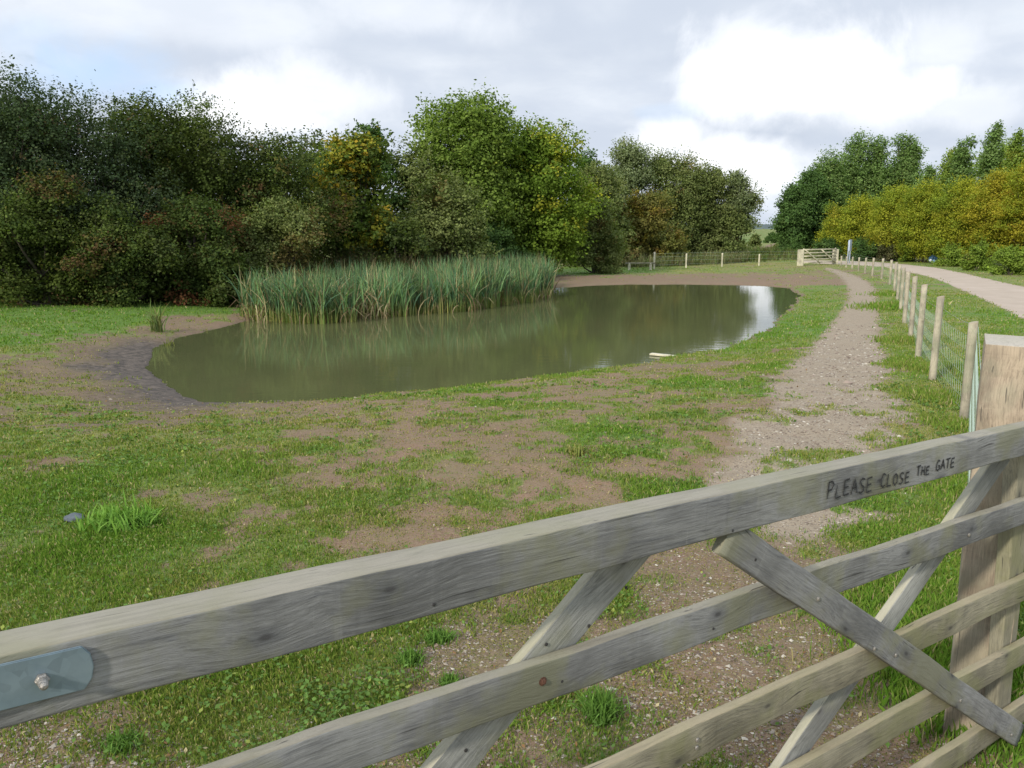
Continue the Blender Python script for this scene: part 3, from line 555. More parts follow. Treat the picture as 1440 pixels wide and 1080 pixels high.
    an = (vnoise((T[:,0]+ntree*7)*1.1, T[:,2]*1.1, 5) > 1-accent*2.1) & (rng.random(nt) < .65); an |= rng.random(nt) < accent*.12
    c = np.where(an[:, None], p2[rng.integers(0, len(p2), nt)], c)*(.8+.45*rng.random((nt, 1)))
    c = np.repeat(c, perc, 0)
    # shoots that stand out of the crown, each a twig with leaves along it
    ns = int(sprig*900); k = rng.choice(len(L), ns, p=wts); lc = np.array([l[0] for l in L])[k]; lS = np.array([l[1] for l in L])[k]
    e = rng.normal(0, 1, (ns, 3)); e[:, 2] = np.abs(e[:, 2])*1.3+(.8 if shape == 'spire' else .15); e /= np.linalg.norm(e, axis=1)[:, None]
    s0 = lc+e*lS[:, None]*.85; s00 = lc; e2 = e+rng.normal(0, .3, (ns, 3))+np.array([0, 0, .35]); e2 /= np.linalg.norm(e2, axis=1)[:, None]; sl = (.25+.5*rng.random(ns)**2)*min(1.2, .4+leaf*5)
    nl = 14; tt = np.tile(np.linspace(.1, 1, nl), ns); kk = np.repeat(np.arange(ns), nl)
    SP = s0[kk]+e2[kk]*(sl[kk]*tt)[:, None]+rng.normal(0, 1, (len(kk), 3))*(leaf*.55)*(1.15-tt)[:, None]
    SP[:, 2] = np.maximum(SP[:, 2], .05); P = np.vstack([P, SP]); c = np.vstack([c, p1[rng.integers(0, len(p1), ns)][kk]]); n = len(P)
    c = c*(.85+.3*rng.random((n, 1)))
    tv2 = np.stack([s00, s0+e2*sl[:, None]], 1); sd3 = np.array([[.006,0,0],[-.003,.005,0],[-.003,-.005,0]])*(leaf/.08)
    tw = (tv2[:, :, None]+sd3[None, None]*np.array([1., .3])[None, :, None, None]).reshape(-1, 3); b6 = np.arange(ns)[:, None, None]*6
    twf = (b6+np.array([(0,1,4,3),(1,2,5,4),(2,0,3,5)])).reshape(-1, 4)
    bpy.data.objects.remove(trunkob); tv, tf = catmesh([(tv, tf), (tw, twf)]); trunkob = mesh_np('trunk' if shape != 'bush' else 'stems', tv, tf, M_bark, root, smooth=True)
    v, f, cc = leafquads(P, leaf*1.22*(.6+.8*rng.random(n)), c, .45, .72, np.vstack([dd, e2[kk]]))
    # bare twig ends
    mesh_np('crown', v, f, M_leaf, root, colr=cc)
    rng = keep; return root
PG = 'poplars right of the gap'; HG = 'hawthorn hedge trees on the left bank'; BK = 'trees standing behind the hedge line'
T = tree
T('hawthorn_tree', 'tall dark hawthorn at the far left edge, its thin sprays highest above the hedge', 'tree', HG, -10, 25.5, 98, 120, 'hawb', .075, 42000, 30, sprig=.12, low=.02, dx=.35, clump=.32)
T('hawthorn_tree', 'dark blue-green hawthorn behind the grass tongue, second hedge tree from the left edge', 'tree', HG, 112, 27, 135, 105, 'hawb', .075, 40000, 28, sprig=.11, low=.02, dx=-.3)
T('hawthorn_tree', 'dense dark hawthorn in front with reddish patches, left of the pond end', 'tree', HG, 60, 24.5, 250, 120, 'haw', .075, 34000, 26, sprig=.08, low=.0, accent=.12)
T('hawthorn_tree', 'peaked dull green hawthorn left of the white cloud patch', 'tree', HG, 212, 29, 138, 62, 'haw', .08, 30000, 24, sprig=.10, low=.02, accent=.08)
T('hawthorn_tree', 'grey-green hawthorn with a bushy peak standing over the white cloud', 'tree', HG, 283, 30, 133, 62, 'haw', .08, 32000, 24, sprig=.08, low=.02, accent=.04)
T('hawthorn_bush', 'low hawthorn with a rust red patch behind the left end of the reeds', 'bush', HG, 262, 26.8, 290, 88, 'rust', .075, 26000, 22, sprig=.08, low=.0, accent=.2, shape='dome')
T('hawthorn_bush', 'brown-green hawthorn bush at the hedge foot above the grass tongue', 'bush', HG, 150, 25.5, 300, 90, 'haw', .075, 26000, 22, sprig=.08, low=.0, accent=.12, shape='dome')
T('hawthorn_tree', 'round topped hawthorn right of the dip in the hedge skyline', 'tree', HG, 398, 31, 192, 72, 'haw', .085, 34000, 26, sprig=.08, low=.02, accent=.1)
T('hawthorn_bush', 'olive hawthorn bush directly behind the left half of the reeds', 'bush', HG, 392, 29, 285, 70, 'olive', .08, 20000, 20, sprig=.08, low=.0, accent=.2, shape='dome')
T('field_maple', 'maple with yellow and orange leaf patches behind the reeds', 'tree', 'trees behind the reed bed', 512, 34, 188, 62, 'maple', .11, 32000, 26, sprig=.06, low=.04, accent=.24)
T('field_maple', 'dark rounded tree peeping out behind the yellow and orange maple', 'tree', 'trees behind the reed bed', 530, 40, 180, 42, 'dark', .11, 12000, 16, low=.2)
T('sycamore_tree', 'tallest bright green tree, its crown the highest over the reed bed', 'tree', 'trees behind the reed bed', 655, 42, 137, 86, 'syc', .115, 72000, 34, sprig=.04, low=.12, accent=.05, dx=.3, clump=.36, trunk=.22)
T('olive_willow', 'dull olive willow in front of the tallest bright green tree', 'tree', 'trees behind the reed bed', 622, 36, 255, 68, 'olive', .09, 26000, 24, sprig=.08, low=.02, accent=.08, shape='dome')
T('sycamore_tree', 'broad bright yellow-green tree at the right end of the reeds', 'tree', 'trees behind the reed bed', 752, 44, 180, 84, 'sycy', .115, 76000, 36, sprig=.03, low=.1, accent=.13, clump=.36, trunk=.2)
T('hawthorn_bush', 'dark bush low behind the middle of the reeds', 'bush', 'bushes under the bright green trees', 560, 33, 320, 60, 'haw', .085, 14000, 16, low=0, shape='dome')
T('hawthorn_bush', 'dark bush under the broad yellow-green tree', 'bush', 'bushes under the bright green trees', 700, 41, 325, 66, 'dark', .09, 14000, 16, low=0, shape='dome')
T('hawthorn_bush', 'brownish thin bush right of the broad yellow-green tree', 'bush', 'bushes under the bright green trees', 838, 47, 288, 40, 'olive', .09, 18000, 18, low=0, accent=.1, shape='dome', sprig=.1)
T('alder_tree', 'thin dark tree showing sky gaps between the bright green tree and the grey willow', 'tree', 'trees at the far end of the pond', 822, 58, 212, 34, 'dark', .13, 6000, 14, sprig=.12, low=.2)
T('alder_tree', 'small see-through grey-green tree left of the grey willow', 'tree', 'trees at the far end of the pond', 850, 57, 240, 28, 'will', .12, 6000, 12, sprig=.12, low=.2)
BK = 'trees standing behind the hedge line'
T('hawthorn_tree', 'dark tree filling the back of the hedge at the far left edge', 'tree', BK, 30, 33, 165, 160, 'hawb', .10, 36000, 28, sprig=.05, low=0, shape='dome')
T('hawthorn_tree', 'dark tree behind the two peaked hawthorns', 'tree', BK, 245, 35, 178, 125, 'haw', .10, 36000, 28, sprig=.05, low=0, shape='dome', accent=.03)
T('hawthorn_tree', 'dark tree behind the round topped hawthorn and the maple', 'tree', BK, 430, 37, 200, 110, 'haw', .11, 34000, 26, sprig=.05, low=0, shape='dome', accent=.03)
T('hawthorn_tree', 'dark tree filling the gap between the maple and the tallest green tree', 'tree', BK, 585, 41, 205, 80, 'olive', .12, 24000, 24, sprig=.05, low=0, shape='dome', accent=.03)
T('hawthorn_tree', 'dark tree in the gap right of the broad yellow-green tree', 'tree', BK, 835, 56, 240, 55, 'olive', .13, 22000, 22, sprig=.05, low=0, shape='dome', accent=.03)
T('poplar_tree', 'wide dark poplar behind the others that closes the poplar group', 'tree', BK, 1205, 96, 240, 105, 'pop', .18, 36000, 30, sprig=.04, low=0, shape='dome', accent=.03)
T('poplar_tree', 'wide green poplar behind the young poplars and the yellow row', 'tree', BK, 1410, 80, 212, 95, 'ygr', .15, 40000, 30, sprig=.05, low=0, shape='dome', accent=.03)
T('hawthorn_bush', 'low dark bush at the foot of the hedge, at the left edge', 'bush', 'low bushes at the hedge foot', 20, 24.6, 345, 95, 'haw', .075, 26000, 18, low=0, shape='dome', sprig=.12)
T('hawthorn_bush', 'low dark bush at the foot of the hedge, midway along the grass tongue', 'bush', 'low bushes at the hedge foot', 165, 25.2, 350, 85, 'haw', .075, 24000, 18, low=0, shape='dome', sprig=.12)
T('hawthorn_bush', 'low dark bush touching the left end of the reeds', 'bush', 'low bushes at the hedge foot', 300, 26.5, 352, 75, 'haw', .075, 22000, 18, low=0, shape='dome', sprig=.12)
WG = 'willows at the far end of the pond'
T('willow_tree', 'grey-green willow with the highest crown of the far willow clump', 'tree', WG, 888, 66, 200, 42, 'will', .12, 44000, 26, low=.05, sprig=.05, clump=.42)
T('willow_tree', 'olive willow in the middle of the far clump, right of the grey one', 'tree', WG, 945, 67, 212, 50, 'olive', .12, 44000, 26, low=.04, accent=.05, clump=.42, dx=-.4)
T('willow_tree', 'olive willow sloping down toward the right of the clump', 'tree', WG, 995, 68, 240, 40, 'olive', .12, 36000, 24, low=.03, accent=.04, clump=.4)
T('willow_tree', 'pale grey willow leaning out over the gap at the right end of the clump', 'tree', WG, 1032, 68, 243, 30, 'will', .115, 18000, 18, low=.33, sprig=.12, clump=.4)
T('willow_bush', 'dark bush under the pale leaning willow', 'bush', WG, 1028, 67, 300, 34, 'olive', .14, 12000, 16, low=0, shape='dome')
T('thorn_tree', 'small orange-brown tree before the far willows', 'tree', None, 915, 59, 278, 48, 'orng', .12, 26000, 22, low=.08, accent=.2, shape='dome')
T('thorn_bush', 'yellowish green bush left of the small orange-brown tree', 'bush', None, 868, 56, 290, 30, 'olive', .12, 14000, 14, low=0, accent=.3, shape='dome')
PG = 'poplars right of the gap'
for i, (px, Y, tp, hw, p, lb) in enumerate([(1112, 82, 262, 26, 'dark', 'dark low poplar nearest the gap in the trees'), (1140, 84, 240, 28, 'dark', 'dark green poplar stepping up from the gap'),
    (1165, 86, 218, 28, 'pop', 'mid green poplar with a rounded shoulder before the tallest pair'), (1192, 88, 192, 27, 'pop', 'tall poplar left of the tallest group, its tip a fork'),
    (1225, 88, 196, 24, 'pop', 'tall poplar in the centre of the group, slightly lower than its left neighbour'), (1252, 89, 190, 20, 'pop', 'slender poplar with the highest spire of the group'),
    (1280, 88, 205, 18, 'pop', 'narrow poplar at the right end of the group beside the sky notch')]):
    T('poplar_tree', lb, 'tree', PG, px, Y, tp, hw*(1.8 if i > 1 else 1.1), p, .15, 32000, 34, low=.04, shape='spire' if i > 1 else 'round', clump=.42, sprig=.04, trunk=.2)
PG2 = 'young poplars above the yellow willows'
for i, (px, Y, tp, hw, p, lb) in enumerate([(1325, 74, 212, 20, 'ygr', 'first pale green young poplar right of the sky notch'), (1352, 72, 195, 18, 'pop', 'thin poplar second right of the sky notch, lower than its right neighbour'),
    (1388, 70, 176, 19, 'pop', 'spire shaped young poplar that stands highest above the yellow willows'), (1418, 69, 188, 18, 'ygr', 'yellowish young poplar just inside the right edge'), (1455, 68, 180, 22, 'ygr', 'pale young poplar cut by the right edge of the view'), (1300, 76, 236, 16, 'pop', 'short poplar in the sky notch')]):
    T('poplar_tree', lb, 'tree', PG2, px, Y, tp, hw*1.7, p, .13, 24000, 30, low=.1, shape='spire', clump=.34, sprig=.08, trunk=.12)
YG = 'yellow willows beside the track'
for (px, Y, tp, hw, p, nl, lb) in [(1170, 72, 290, 24, 'yel', 9000, 'small yellow-green sallow left of the sign, darkest of the yellow row'), (1212, 70, 282, 34, 'yel', 20000, 'yellow-green willow directly above the blue-grey sign'),
    (1255, 66, 268, 38, 'yel', 24000, 'rounded yellow willow over the first fence posts of the straight run'), (1300, 63, 262, 40, 'yel', 26000, 'yellow willow in the middle of the row above the blue bundle'),
    (1348, 60, 255, 42, 'yel', 26000, 'wide yellow willow right of the blue bundle'), (1398, 57, 248, 46, 'gold', 28000, 'golden willow with bare stems showing under its crown'), (1440, 54, 232, 44, 'gold', 28000, 'tallest golden willow at the right edge'), (1500, 52, 230, 48, 'yel', 20000, 'yellow willow just past the right edge of the view')]:
    T('sallow_willow', lb, 'tree', YG, px, Y, tp, hw, p, .085, int(nl*1.5), 28, low=.11, accent=.07, shape='dome', clump=.32, sprig=.05, trunk=.1)
LG = 'low bushes on the verge of the track'
for (px, Y, tp, hw, p, nl, lb) in [(1120, 78, 345, 30, 'dark', 5000, 'low dark bush behind the far gate at the gap'), (1165, 70, 338, 30, 'dark', 7000, 'dark bramble bush behind the right post of the far gate'), (1212, 66, 341, 34, 'dark', 8000, 'dark green bramble right of the sign'), (1250, 65, 345, 26, 'bare', 6000, 'brownish bramble under the first yellow willows'), (1285, 64, 345, 26, 'low', 7000, 'green bramble left of the blue bundle'),
    (1338, 56, 350, 22, 'low', 7000, 'pale feathery bush right of the blue bundle'), (1378, 50, 348, 26, 'low', 9000, 'bright green verge bush, leftmost of the two by the golden willow stems'), (1425, 45, 352, 34, 'low', 11000, 'bright green verge bush at the right edge nearest the track'), (1490, 42, 350, 44, 'low', 9000, 'verge bush just past the right edge')]:
    T('verge_bush', lb, 'bush', LG, px, Y, tp, hw, p, .09, nl, 14, low=0, accent=.1, shape='bush', clump=.25, sprig=.1, trunk=.04)
for (px, Y, tp, hw, p, lb) in [(1062, 120, 333, 12, 'olive', 'small far bush in the gap, left one'), (1085, 150, 330, 16, 'dark', 'far dark bush in the middle of the gap'), (1100, 110, 342, 14, 'olive', 'olive bush in front of the low poplar at the gap'), (1045, 88, 345, 22, 'olive', 'olive bush right of the willow clump foot')]:
    T('field_bush', lb, 'bush', 'bushes out in the field', px, Y, tp, hw, p, .2, 4000, 10, low=0, shape='bush', clump=.4, trunk=.04)

# distant wooded hills
hx = np.linspace(-1500, 2200, 260); hv = []
for k, (d, dz) in enumerate(((1500, -8), (1650, 10), (2200, 12), (3000, 0))):
    for x in hx:
        hv.append((x, d, dz*(1+.35*math.sin(x*.004+k)+.3*(fbm(np.array([x*.012]), np.array([k*3.]), 9, 4)[0]-.5)*2)))
hi = np.arange(4*260).reshape(4, 260); hf = np.stack([hi[:-1,:-1], hi[:-1,1:], hi[1:,1:], hi[1:,:-1]], -1).reshape(-1, 4)
M_hill = simple('hill_woods', (.075,.105,.10), 1., .25, .012, 0)  # blue of the distance haze is mixed into the woods' own colour
tag(mesh_np('hills', np.array(hv), hf, M_hill), 'low blue-green wooded hills on the horizon', kind='structure')

# ---------------------------------------------------------------- timber helper
def rail(name, length, h0, h1, t0, t1, mat, parent, bev=.006, wav=.0012, seg=None, seed=0):
    """board along +x from 0, z is its height, y its thickness (front face at y=0, runs to -y... +y back)"""
    seg = seg or max(4, int(length/.03)); V = []; r = np.random.default_rng(seed)
    ph = r.random(8)*6.28
    for i in range(seg+1):
        x = length*i/seg; t = i/seg; h = h0+(h1-h0)*t; th = t0+(t1-t0)*t
        b = bev*(1+.5*math.sin(x*11+ph[0])); sec = []
        for (cx, cz, a0) in ((0+b, -b, 90), (0+b, -h+b, 180), (th-b, -h+b, 270), (th-b, -b, 0)):
            for a in (0, 30, 60, 90): sec.append((cx+b*math.cos(R(a0+a)), cz+b*math.sin(R(a0+a))))
        for k, (y, z) in enumerate(sec):
            V.append((x, y+wav*math.sin(x*7+ph[1])+r.normal(0, wav*.25), z+wav*1.2*math.sin(x*5+ph[2])+wav*.8*math.sin(x*19+ph[3])+r.normal(0, wav*.25)))
    k = 16; F = [(i*k+j, (i+1)*k+j, (i+1)*k+(j+1) % k, i*k+(j+1) % k) for i in range(seg) for j in range(k)]
    me = bpy.data.meshes.new(name); me.from_pydata(V, [], F+[tuple(range(k)), tuple(range(len(V)-1, len(V)-k-1, -1))]); me.materials.append(mat); me.update()
    for p in me.polygons: p.use_smooth = len(p.vertices) == 4
    o = bpy.data.objects.new(name, me); col.objects.link(o)
    if parent: o.parent = parent
    return o
def disc(name, rad, h, mat, parent, k=12, dome=.3):
    V = []; prof = [(rad, 0), (rad, h*.6), (rad*.8, h*.95), (rad*.35, h*(1+dome*.3))]
    for (r_, y) in prof:
        for j in range(k): V.append((r_*math.cos(6.283*j/k), -y, r_*math.sin(6.283*j/k)))
    F = [(i*k+j, i*k+(j+1) % k, (i+1)*k+(j+1) % k, (i+1)*k+j) for i in range(3) for j in range(k)]+[tuple(3*k+j for j in range(k))]
    me = bpy.data.meshes.new(name); me.from_pydata(V, [], F); me.materials.append(mat); me.update()
    o = bpy.data.objects.new(name, me); col.objects.link(o); o.parent = parent; return o

# ---------------------------------------------------------------- the near gate (frame: u along, w up, front face toward the camera)
g = np.array([.81755345,.57497415,-.03179733]); nn = np.array([.57526504,-.81796707,0.]); wv = np.cross(nn, g); wv = wv if wv[2] > 0 else -wv
P0 = ray(1440, 600)*2.72*SC+np.array([0, 0, CZ])
gate = empty('field_gate', (0,0,0), 'large weathered grey wooden field gate in the foreground with handwriting on its top rail', 'gate')
Mg = Matrix(((g[0], -nn[0], wv[0], P0[0]), (g[1], -nn[1], wv[1], P0[1]), (g[2], -nn[2], wv[2], P0[2]), (0,0,0,1)))
gate.matrix_world = Mg     # local x along the rails, y away from the camera, z up
def uw(px, py, off):
    r = ray(px, py); C0 = np.array([0, 0, CZ]); q0 = P0-nn*off; t = ((q0-C0)@nn)/(r@nn); q = C0+r*t-P0; return q@g, q@wv
U0, U1 = -3.3*SC, .47*SC
def place(o, u, w, y, ang=0.): o.location = (u, y, w); o.rotation_euler = (0, -ang, 0); return o
top = place(rail('top_rail', U1-U0, .094, .092, .076, .040, M_wgrey, gate, .004, .0006, seed=1), U0, 0, 0)
top['label'] = 'thick tapering top rail with a tan weathered top'
R2 = place(rail('rail', U1-U0, .083, .083, .026, .026, M_wgrey, gate, .004, seed=2), U0, -.295*SC, .03)
R3 = place(rail('rail', U1-U0, .083, .083, .026, .026, M_wgreen, gate, .004, seed=3), U0, -.607*SC, .03)
R4 = place(rail('rail', U1-U0, .083, .083, .026, .026, M_wgreen, gate, .004, seed=4), U0, -.885*SC, .03)
R5 = place(rail('rail', U1-U0, .083, .083, .026, .026, M_wgreen, gate, .004, seed=5), U0, -1.155*SC, .03)
def brace(a, b, w, t, y, mat, lab=None, seed=0):
    a = np.array(a)*SC; b = np.array(b)*SC; d = b-a; L = np.linalg.norm(d); ang = math.atan2(d[1], d[0]); nx, nz = -math.sin(ang), math.cos(ang)
    o = rail('brace', L, w, w, t, t, mat, gate, .004, .001, seed=seed); place(o, a[0]+nx*w/2, a[1]+nz*w/2, y, ang)
    if lab: o['label'] = lab
    return o
brace((-1.475,-.112), (.34,-1.262), .080, .022, .007, M_wgrey, 'front brace falling from the top rail to the bottom right', 11)
brace((-3.0,-1.10), (-1.69,-.098), .085, .024, .057, M_wbrace, None, 12)
brace((-1.30,-1.085), (.06,-.112), .078, .024, .057, M_wbrace, None, 13)
st = rail('stile', 1.17*SC, .10, .10, .045, .045, M_wgreen, gate, .005, seed=14); st.location = (.165*SC+.088, .058, -.10*SC); st.rotation_euler = (0, R(90-5.5), 0)
# hinge end: stile, steel strap with its bolt
st2 = rail('stile', 1.28*SC, .085, .085, .06, .06, M_wgrey, gate, .005, seed=15); st2.location = (U0+.02+.085, .078, .03); st2.rotation_euler = (0, R(90), 0)
def plate():
    x0, x1, z0, z1, ch, t = U0-.06, -2.840*SC, -.076*SC, -.0105*SC, .012, .005
    out = [(x0, z0), (x1-ch, z0), (x1-.003, z0+ch), (x1, (z0+z1)/2), (x1-.003, z1-ch), (x1-ch, z1), (x0, z1)]
    import bmesh
    bm = bmesh.new(); f = bm.faces.new([bm.verts.new((x, -t-.001, z)) for x, z in out]); e = bmesh.ops.extrude_face_region(bm, geom=[f])
    bmesh.ops.translate(bm, vec=(0, t, 0), verts=[v for v in e['geom'] if isinstance(v, bmesh.types.BMVert)])
    bmesh.ops.recalc_face_normals(bm, faces=bm.faces)
    bmesh.ops.bevel(bm, geom=[e_ for e_ in bm.edges], offset=.0012, segments=2, affect='EDGES')
    me = bpy.data.meshes.new('hinge_strap'); bm.to_mesh(me); bm.free(); me.materials.append(M_steel); o = bpy.data.objects.new('hinge_strap', me); col.objects.link(o); o.parent = gate
    o['label'] = 'blue-grey galvanised steel strap with clipped corners'; return o
strap = plate()
u, w = uw(59, 955, .006)
def bolt(px, py, off, rad, h, mat, parent=gate, k=12, nm='bolt'):
    u, w = uw(px, py, off); b = disc(nm, rad, h, mat, parent, k); b.location = (u, off-.0005, w); return b
b = bolt(59, 955, -.006, .0082, .007, M_bolt, k=6); b['label'] = 'large hexagonal bolt through the steel strap'; b2 = disc('bolt_shank', .0058, .017, M_bolt, b)
b2.location = (0, -.004, 0)
b = bolt(763, 958, .03, .0062, .005, M_rust); b['label'] = 'rusty coach bolt on the second rail'; disc('washer', .0085, .0015, M_rust, b)
for px, py, off in ((1362,752,.03),(1150,842,.007),(1229,912,.007),(1259,921,.007),(1350,985,.007),(1422,1033,.007),(980,1040,.03),(979,1051,.03)):
    bolt(px, py, off, .0055, .0035, M_bolt)
for px, py, off in ((880,826,.057),(828,880,.057),(768,906,.057),(655,1055,.057),(1062,787,.007),(1368,725,.057)):
    bolt(px, py, off, .0036, .0012, M_hole, nm='nail')
for px, py in ((790, 958), (610, 850), (1030, 746), (1003, 884)): bolt(px, py, .03 if py > 860 else 0, .003, .001, M_hole, nm='nail')
# the writing: hand drawn strokes laid on the front face of the top rail
LET = {'P': [[(.05,0),(.12,1)],[(.08,.95),(.55,1),(.75,.75),(.5,.5),(.1,.45)]], 'L': [[(.15,1),(.05,0),(.75,.05)]], 'E': [[(.7,1),(.1,.95),(.05,0),(.75,.05)],[(.1,.5),(.62,.53)]],
 'A': [[(0,0),(.4,1),(.8,0)],[(.15,.38),(.68,.4)]], 'S': [[(.75,.9),(.4,1),(.12,.8),(.3,.55),(.65,.4),(.65,.12),(.3,0),(.02,.1)]], 'C': [[(.8,.92),(.4,1),(.08,.6),(.12,.15),(.45,0),(.8,.12)]],
 'O': [[(.4,1),(.1,.75),(.1,.25),(.4,0),(.72,.25),(.72,.75),(.4,1)]], 'T': [[(0,.95),(.85,1)],[(.42,.97),(.4,0)]], 'H': [[(.1,1),(.05,0)],[(.7,1),(.68,0)],[(.08,.5),(.68,.52)]],
 'G': [[(.75,.9),(.4,1),(.08,.6),(.12,.15),(.45,0),(.75,.15),(.75,.45),(.45,.45)]]}
def writing():
    r = random.Random(4)
    words = [('PLEASE', -1.099, -.882, -.0765, -.0895, .046, .040), ('CLOSE', -.850, -.692, -.0835, -.0925, .038, .030), ('THE', -.664, -.585, -.078, -.082, .030, .022), ('GATE', -.556, -.440, -.076, -.079, .032, .028)]
    for wd, ua, ub, wa, wb, ha, hb in words:
        n = len(wd); V, F = [], []
        for i, ch in enumerate(wd):
            t = i/n; x0 = ua+(ub-ua)*t; z0 = wa+(wb-wa)*t+r.uniform(-.0012, .0012); H = ha+(hb-ha)*t; Wd = (ub-ua)/n*.95
            if wd == 'PLEASE' and i == 1: H *= .8; z0 -= .004
            for st_ in LET[ch]:
                # densify
                pts = []
                for (a, b_), (c_, d_) in zip(st_, st_[1:]):
                    for q in range(5): pts.append((a+(c_-a)*q/5, b_+(d_-b_)*q/5))
                pts.append(st_[-1]); pts = [((x0+p[0]*Wd+r.uniform(-.0004,.0004))*SC, (z0+p[1]*H+r.uniform(-.0004,.0004))*SC) for p in pts]
                for k in range(len(pts)):
                    a = pts[max(0, k-1)]; b_ = pts[min(len(pts)-1, k+1)]; dx, dz = b_[0]-a[0], b_[1]-a[1]; l = math.hypot(dx, dz)+1e-9; hw = .0021*r.uniform(.75, 1.2)
                    V.append((pts[k][0]-dz/l*hw, -.0022, pts[k][1]+dx/l*hw)); V.append((pts[k][0]+dz/l*hw, -.0022, pts[k][1]-dx/l*hw))
                    if k: m_ = len(V); F.append((m_-4, m_-3, m_-1, m_-2))
        me = bpy.data.meshes.new('handwritten_word'); me.from_pydata([tuple(v) for v in V], [], F); me.materials.append(M_ink); me.update()
        o = bpy.data.objects.new('handwritten_word', me); col.objects.link(o); o.parent = gate; o['label'] = 'black handwritten word '+wd
writing()

def post_mesh(name, w, d, h, mat, slope=.02, seed=0, bev=.008, sub=14):
    """square sawn post, local z up from 0, top cut sloping toward +y high"""
    r = np.random.default_rng(seed); V = []; ring = []
    for (cx, cy, a0) in ((w-bev, d-bev, 0), (bev, d-bev, 90), (bev, bev, 180), (w-bev, bev, 270)):
        for a in (0, 45, 90): ring.append((cx+bev*math.cos(R(a0+a)), cy+bev*math.sin(R(a0+a))))
    k = len(ring)
    for i in range(sub+1):
        z = h*i/sub
        for (x, y) in ring: V.append((x+r.normal(0,.0012), y+r.normal(0,.0012), z+(slope*(y/d)*i/sub)+(r.normal(0, .003) if i == sub else 0)))
    F = [(i*k+j, i*k+(j+1) % k, (i+1)*k+(j+1) % k, (i+1)*k+j) for i in range(sub) for j in range(k)]+[tuple(sub*k+j for j in range(k))]
    # rotate so the grain (local x of the wood) runs up: swap axes, object is turned back
    V = [(z, x, y) for x, y, z in V]
    me = bpy.data.meshes.new(name); me.from_pydata(V, [], F); me.materials.append(mat); me.update()
    o = bpy.data.objects.new(name, me); col.objects.link(o); return o
def put_post(o, loc, yaw, parent=None):
    # local x->world z, local y->ex, local z->ey
    ex = Vector((math.cos(yaw), math.sin(yaw), 0)); ey = Vector((-math.sin(yaw), math.cos(yaw), 0))
    M_ = Matrix(((0, ex.x, ey.x, loc[0]), (0, ex.y, ey.y, loc[1]), (1, 0, 0, loc[2]), (0,0,0,1))); o.matrix_world = M_
    if parent: o.parent = parent
    return o
pA = ray(1385, 480)*2.62; pz = -.14
gp = put_post(post_mesh('gate_post', .165, .165, 1.30-.012-pz, M_wpink, .016, 3), (pA[0], pA[1], pz), R(-29))
tag(gp, 'thick square sawn wooden post at the right edge behind the end of the weathered gate', 'post')
ph = P0+g*(U0-.10)-nn*.02
hp = put_post(post_mesh('gate_post', .17, .17, 1.36, M_wpink, .0, 4), (ph[0]-.12, ph[1]-.06, -.14), R(35)); tag(hp, 'thick hinge post of the weathered gate, outside the left edge of the view', 'post')

# ---------------------------------------------------------------- stock fence
def stake(name, h, rad, parent, loc, tilt=(0,0), seed=0, mat=None):
    r = np.random.default_rng(seed); k = 12; n = 8; V = []
    for i in range(n+1):
        z = -.1+(h+.1)*i/n
        for j in range(k):
            a = 6.283*j/k; rr = rad*(1+.06*math.sin(a*2+seed)+r.normal(0, .015)); V.append((z+(.01*math.cos(a) if i == n else 0), rr*math.cos(a)+tilt[0]*z, rr*math.sin(a)+tilt[1]*z))
    V.append((h+.008, tilt[0]*h, tilt[1]*h)); F = [(i*k+j, i*k+(j+1) % k, (i+1)*k+(j+1) % k, (i+1)*k+j) for i in range(n) for j in range(k)]+[(n*k+j, n*k+(j+1) % k, len(V)-1) for j in range(k)]
    me = bpy.data.meshes.new(name); me.from_pydata(V, [], F); me.materials.append(mat or M_wpost); me.update()
    o = bpy.data.objects.new(name, me); col.objects.link(o)
    for p in me.polygons: p.use_smooth = len(p.vertices) == 4
    o.matrix_world = Matrix(((0,1,0,loc[0]),(0,0,1,loc[1]),(1,0,0,loc[2]),(0,0,0,1))); o.parent = parent; return o
def wires(name, segs, parent, rad, mat=None):
    V, F = [], []
    for a, b in segs:
        a = np.array(a); b = np.array(b); d = b-a; d = d/(np.linalg.norm(d)+1e-9); x = np.cross(d, [.2,.3,.93]); 
        if np.linalg.norm(x) < .1: x = np.cross(d, [1,0,0])
        x /= np.linalg.norm(x); y = np.cross(d, x); s = len(V)
        for p in (a, b):
            for j in range(3): t = 2.0944*j; V.append(tuple(p+(x*math.cos(t)+y*math.sin(t))*rad))
        F += [(s+j, s+(j+1) % 3, s+3+(j+1) % 3, s+3+j) for j in range(3)]
    me = bpy.data.meshes.new(name); me.from_pydata(V, [], F); me.materials.append(mat or M_wire); me.update()
    o = bpy.data.objects.new(name, me); col.objects.link(o); o.parent = parent; return o
tops = [(1369,453,8.0),(1322,417,10.6),(1300,400.5,13.4),(1288,389,16.6),(1278,382,20.2),(1271.5,376.5,24),(1266,372.5,28),(1261,369,32.2),(1254,365.5,36.5),(1242,363.5,40.5),(1228.5,362.8,44),(1218,362.5,47),(1208.5,362,49.8),(1199.5,361.2,52.2),(1191,360.8,54.6),(1183.5,360,57)]
fen = empty('stock_fence', (0,0,0), 'round pale stakes with green wire netting running beside the gravel path to the far gate', 'fence')
PP = []
for i, (px, py, Y) in enumerate(tops):
    r = ray(px, py); x = r[0]*Y; zt = CZ+r[2]*Y; z = zat(x, Y); h = min(max(zt-z, 1.0), 1.22); PP.append((x, Y, z, zt))
    stake('post', zt-z, (.044 if i < 4 else .052), fen, (x, Y, z), (random.uniform(-.012,.012), random.uniform(-.012,.012)), i)
segs = []; top_w = []
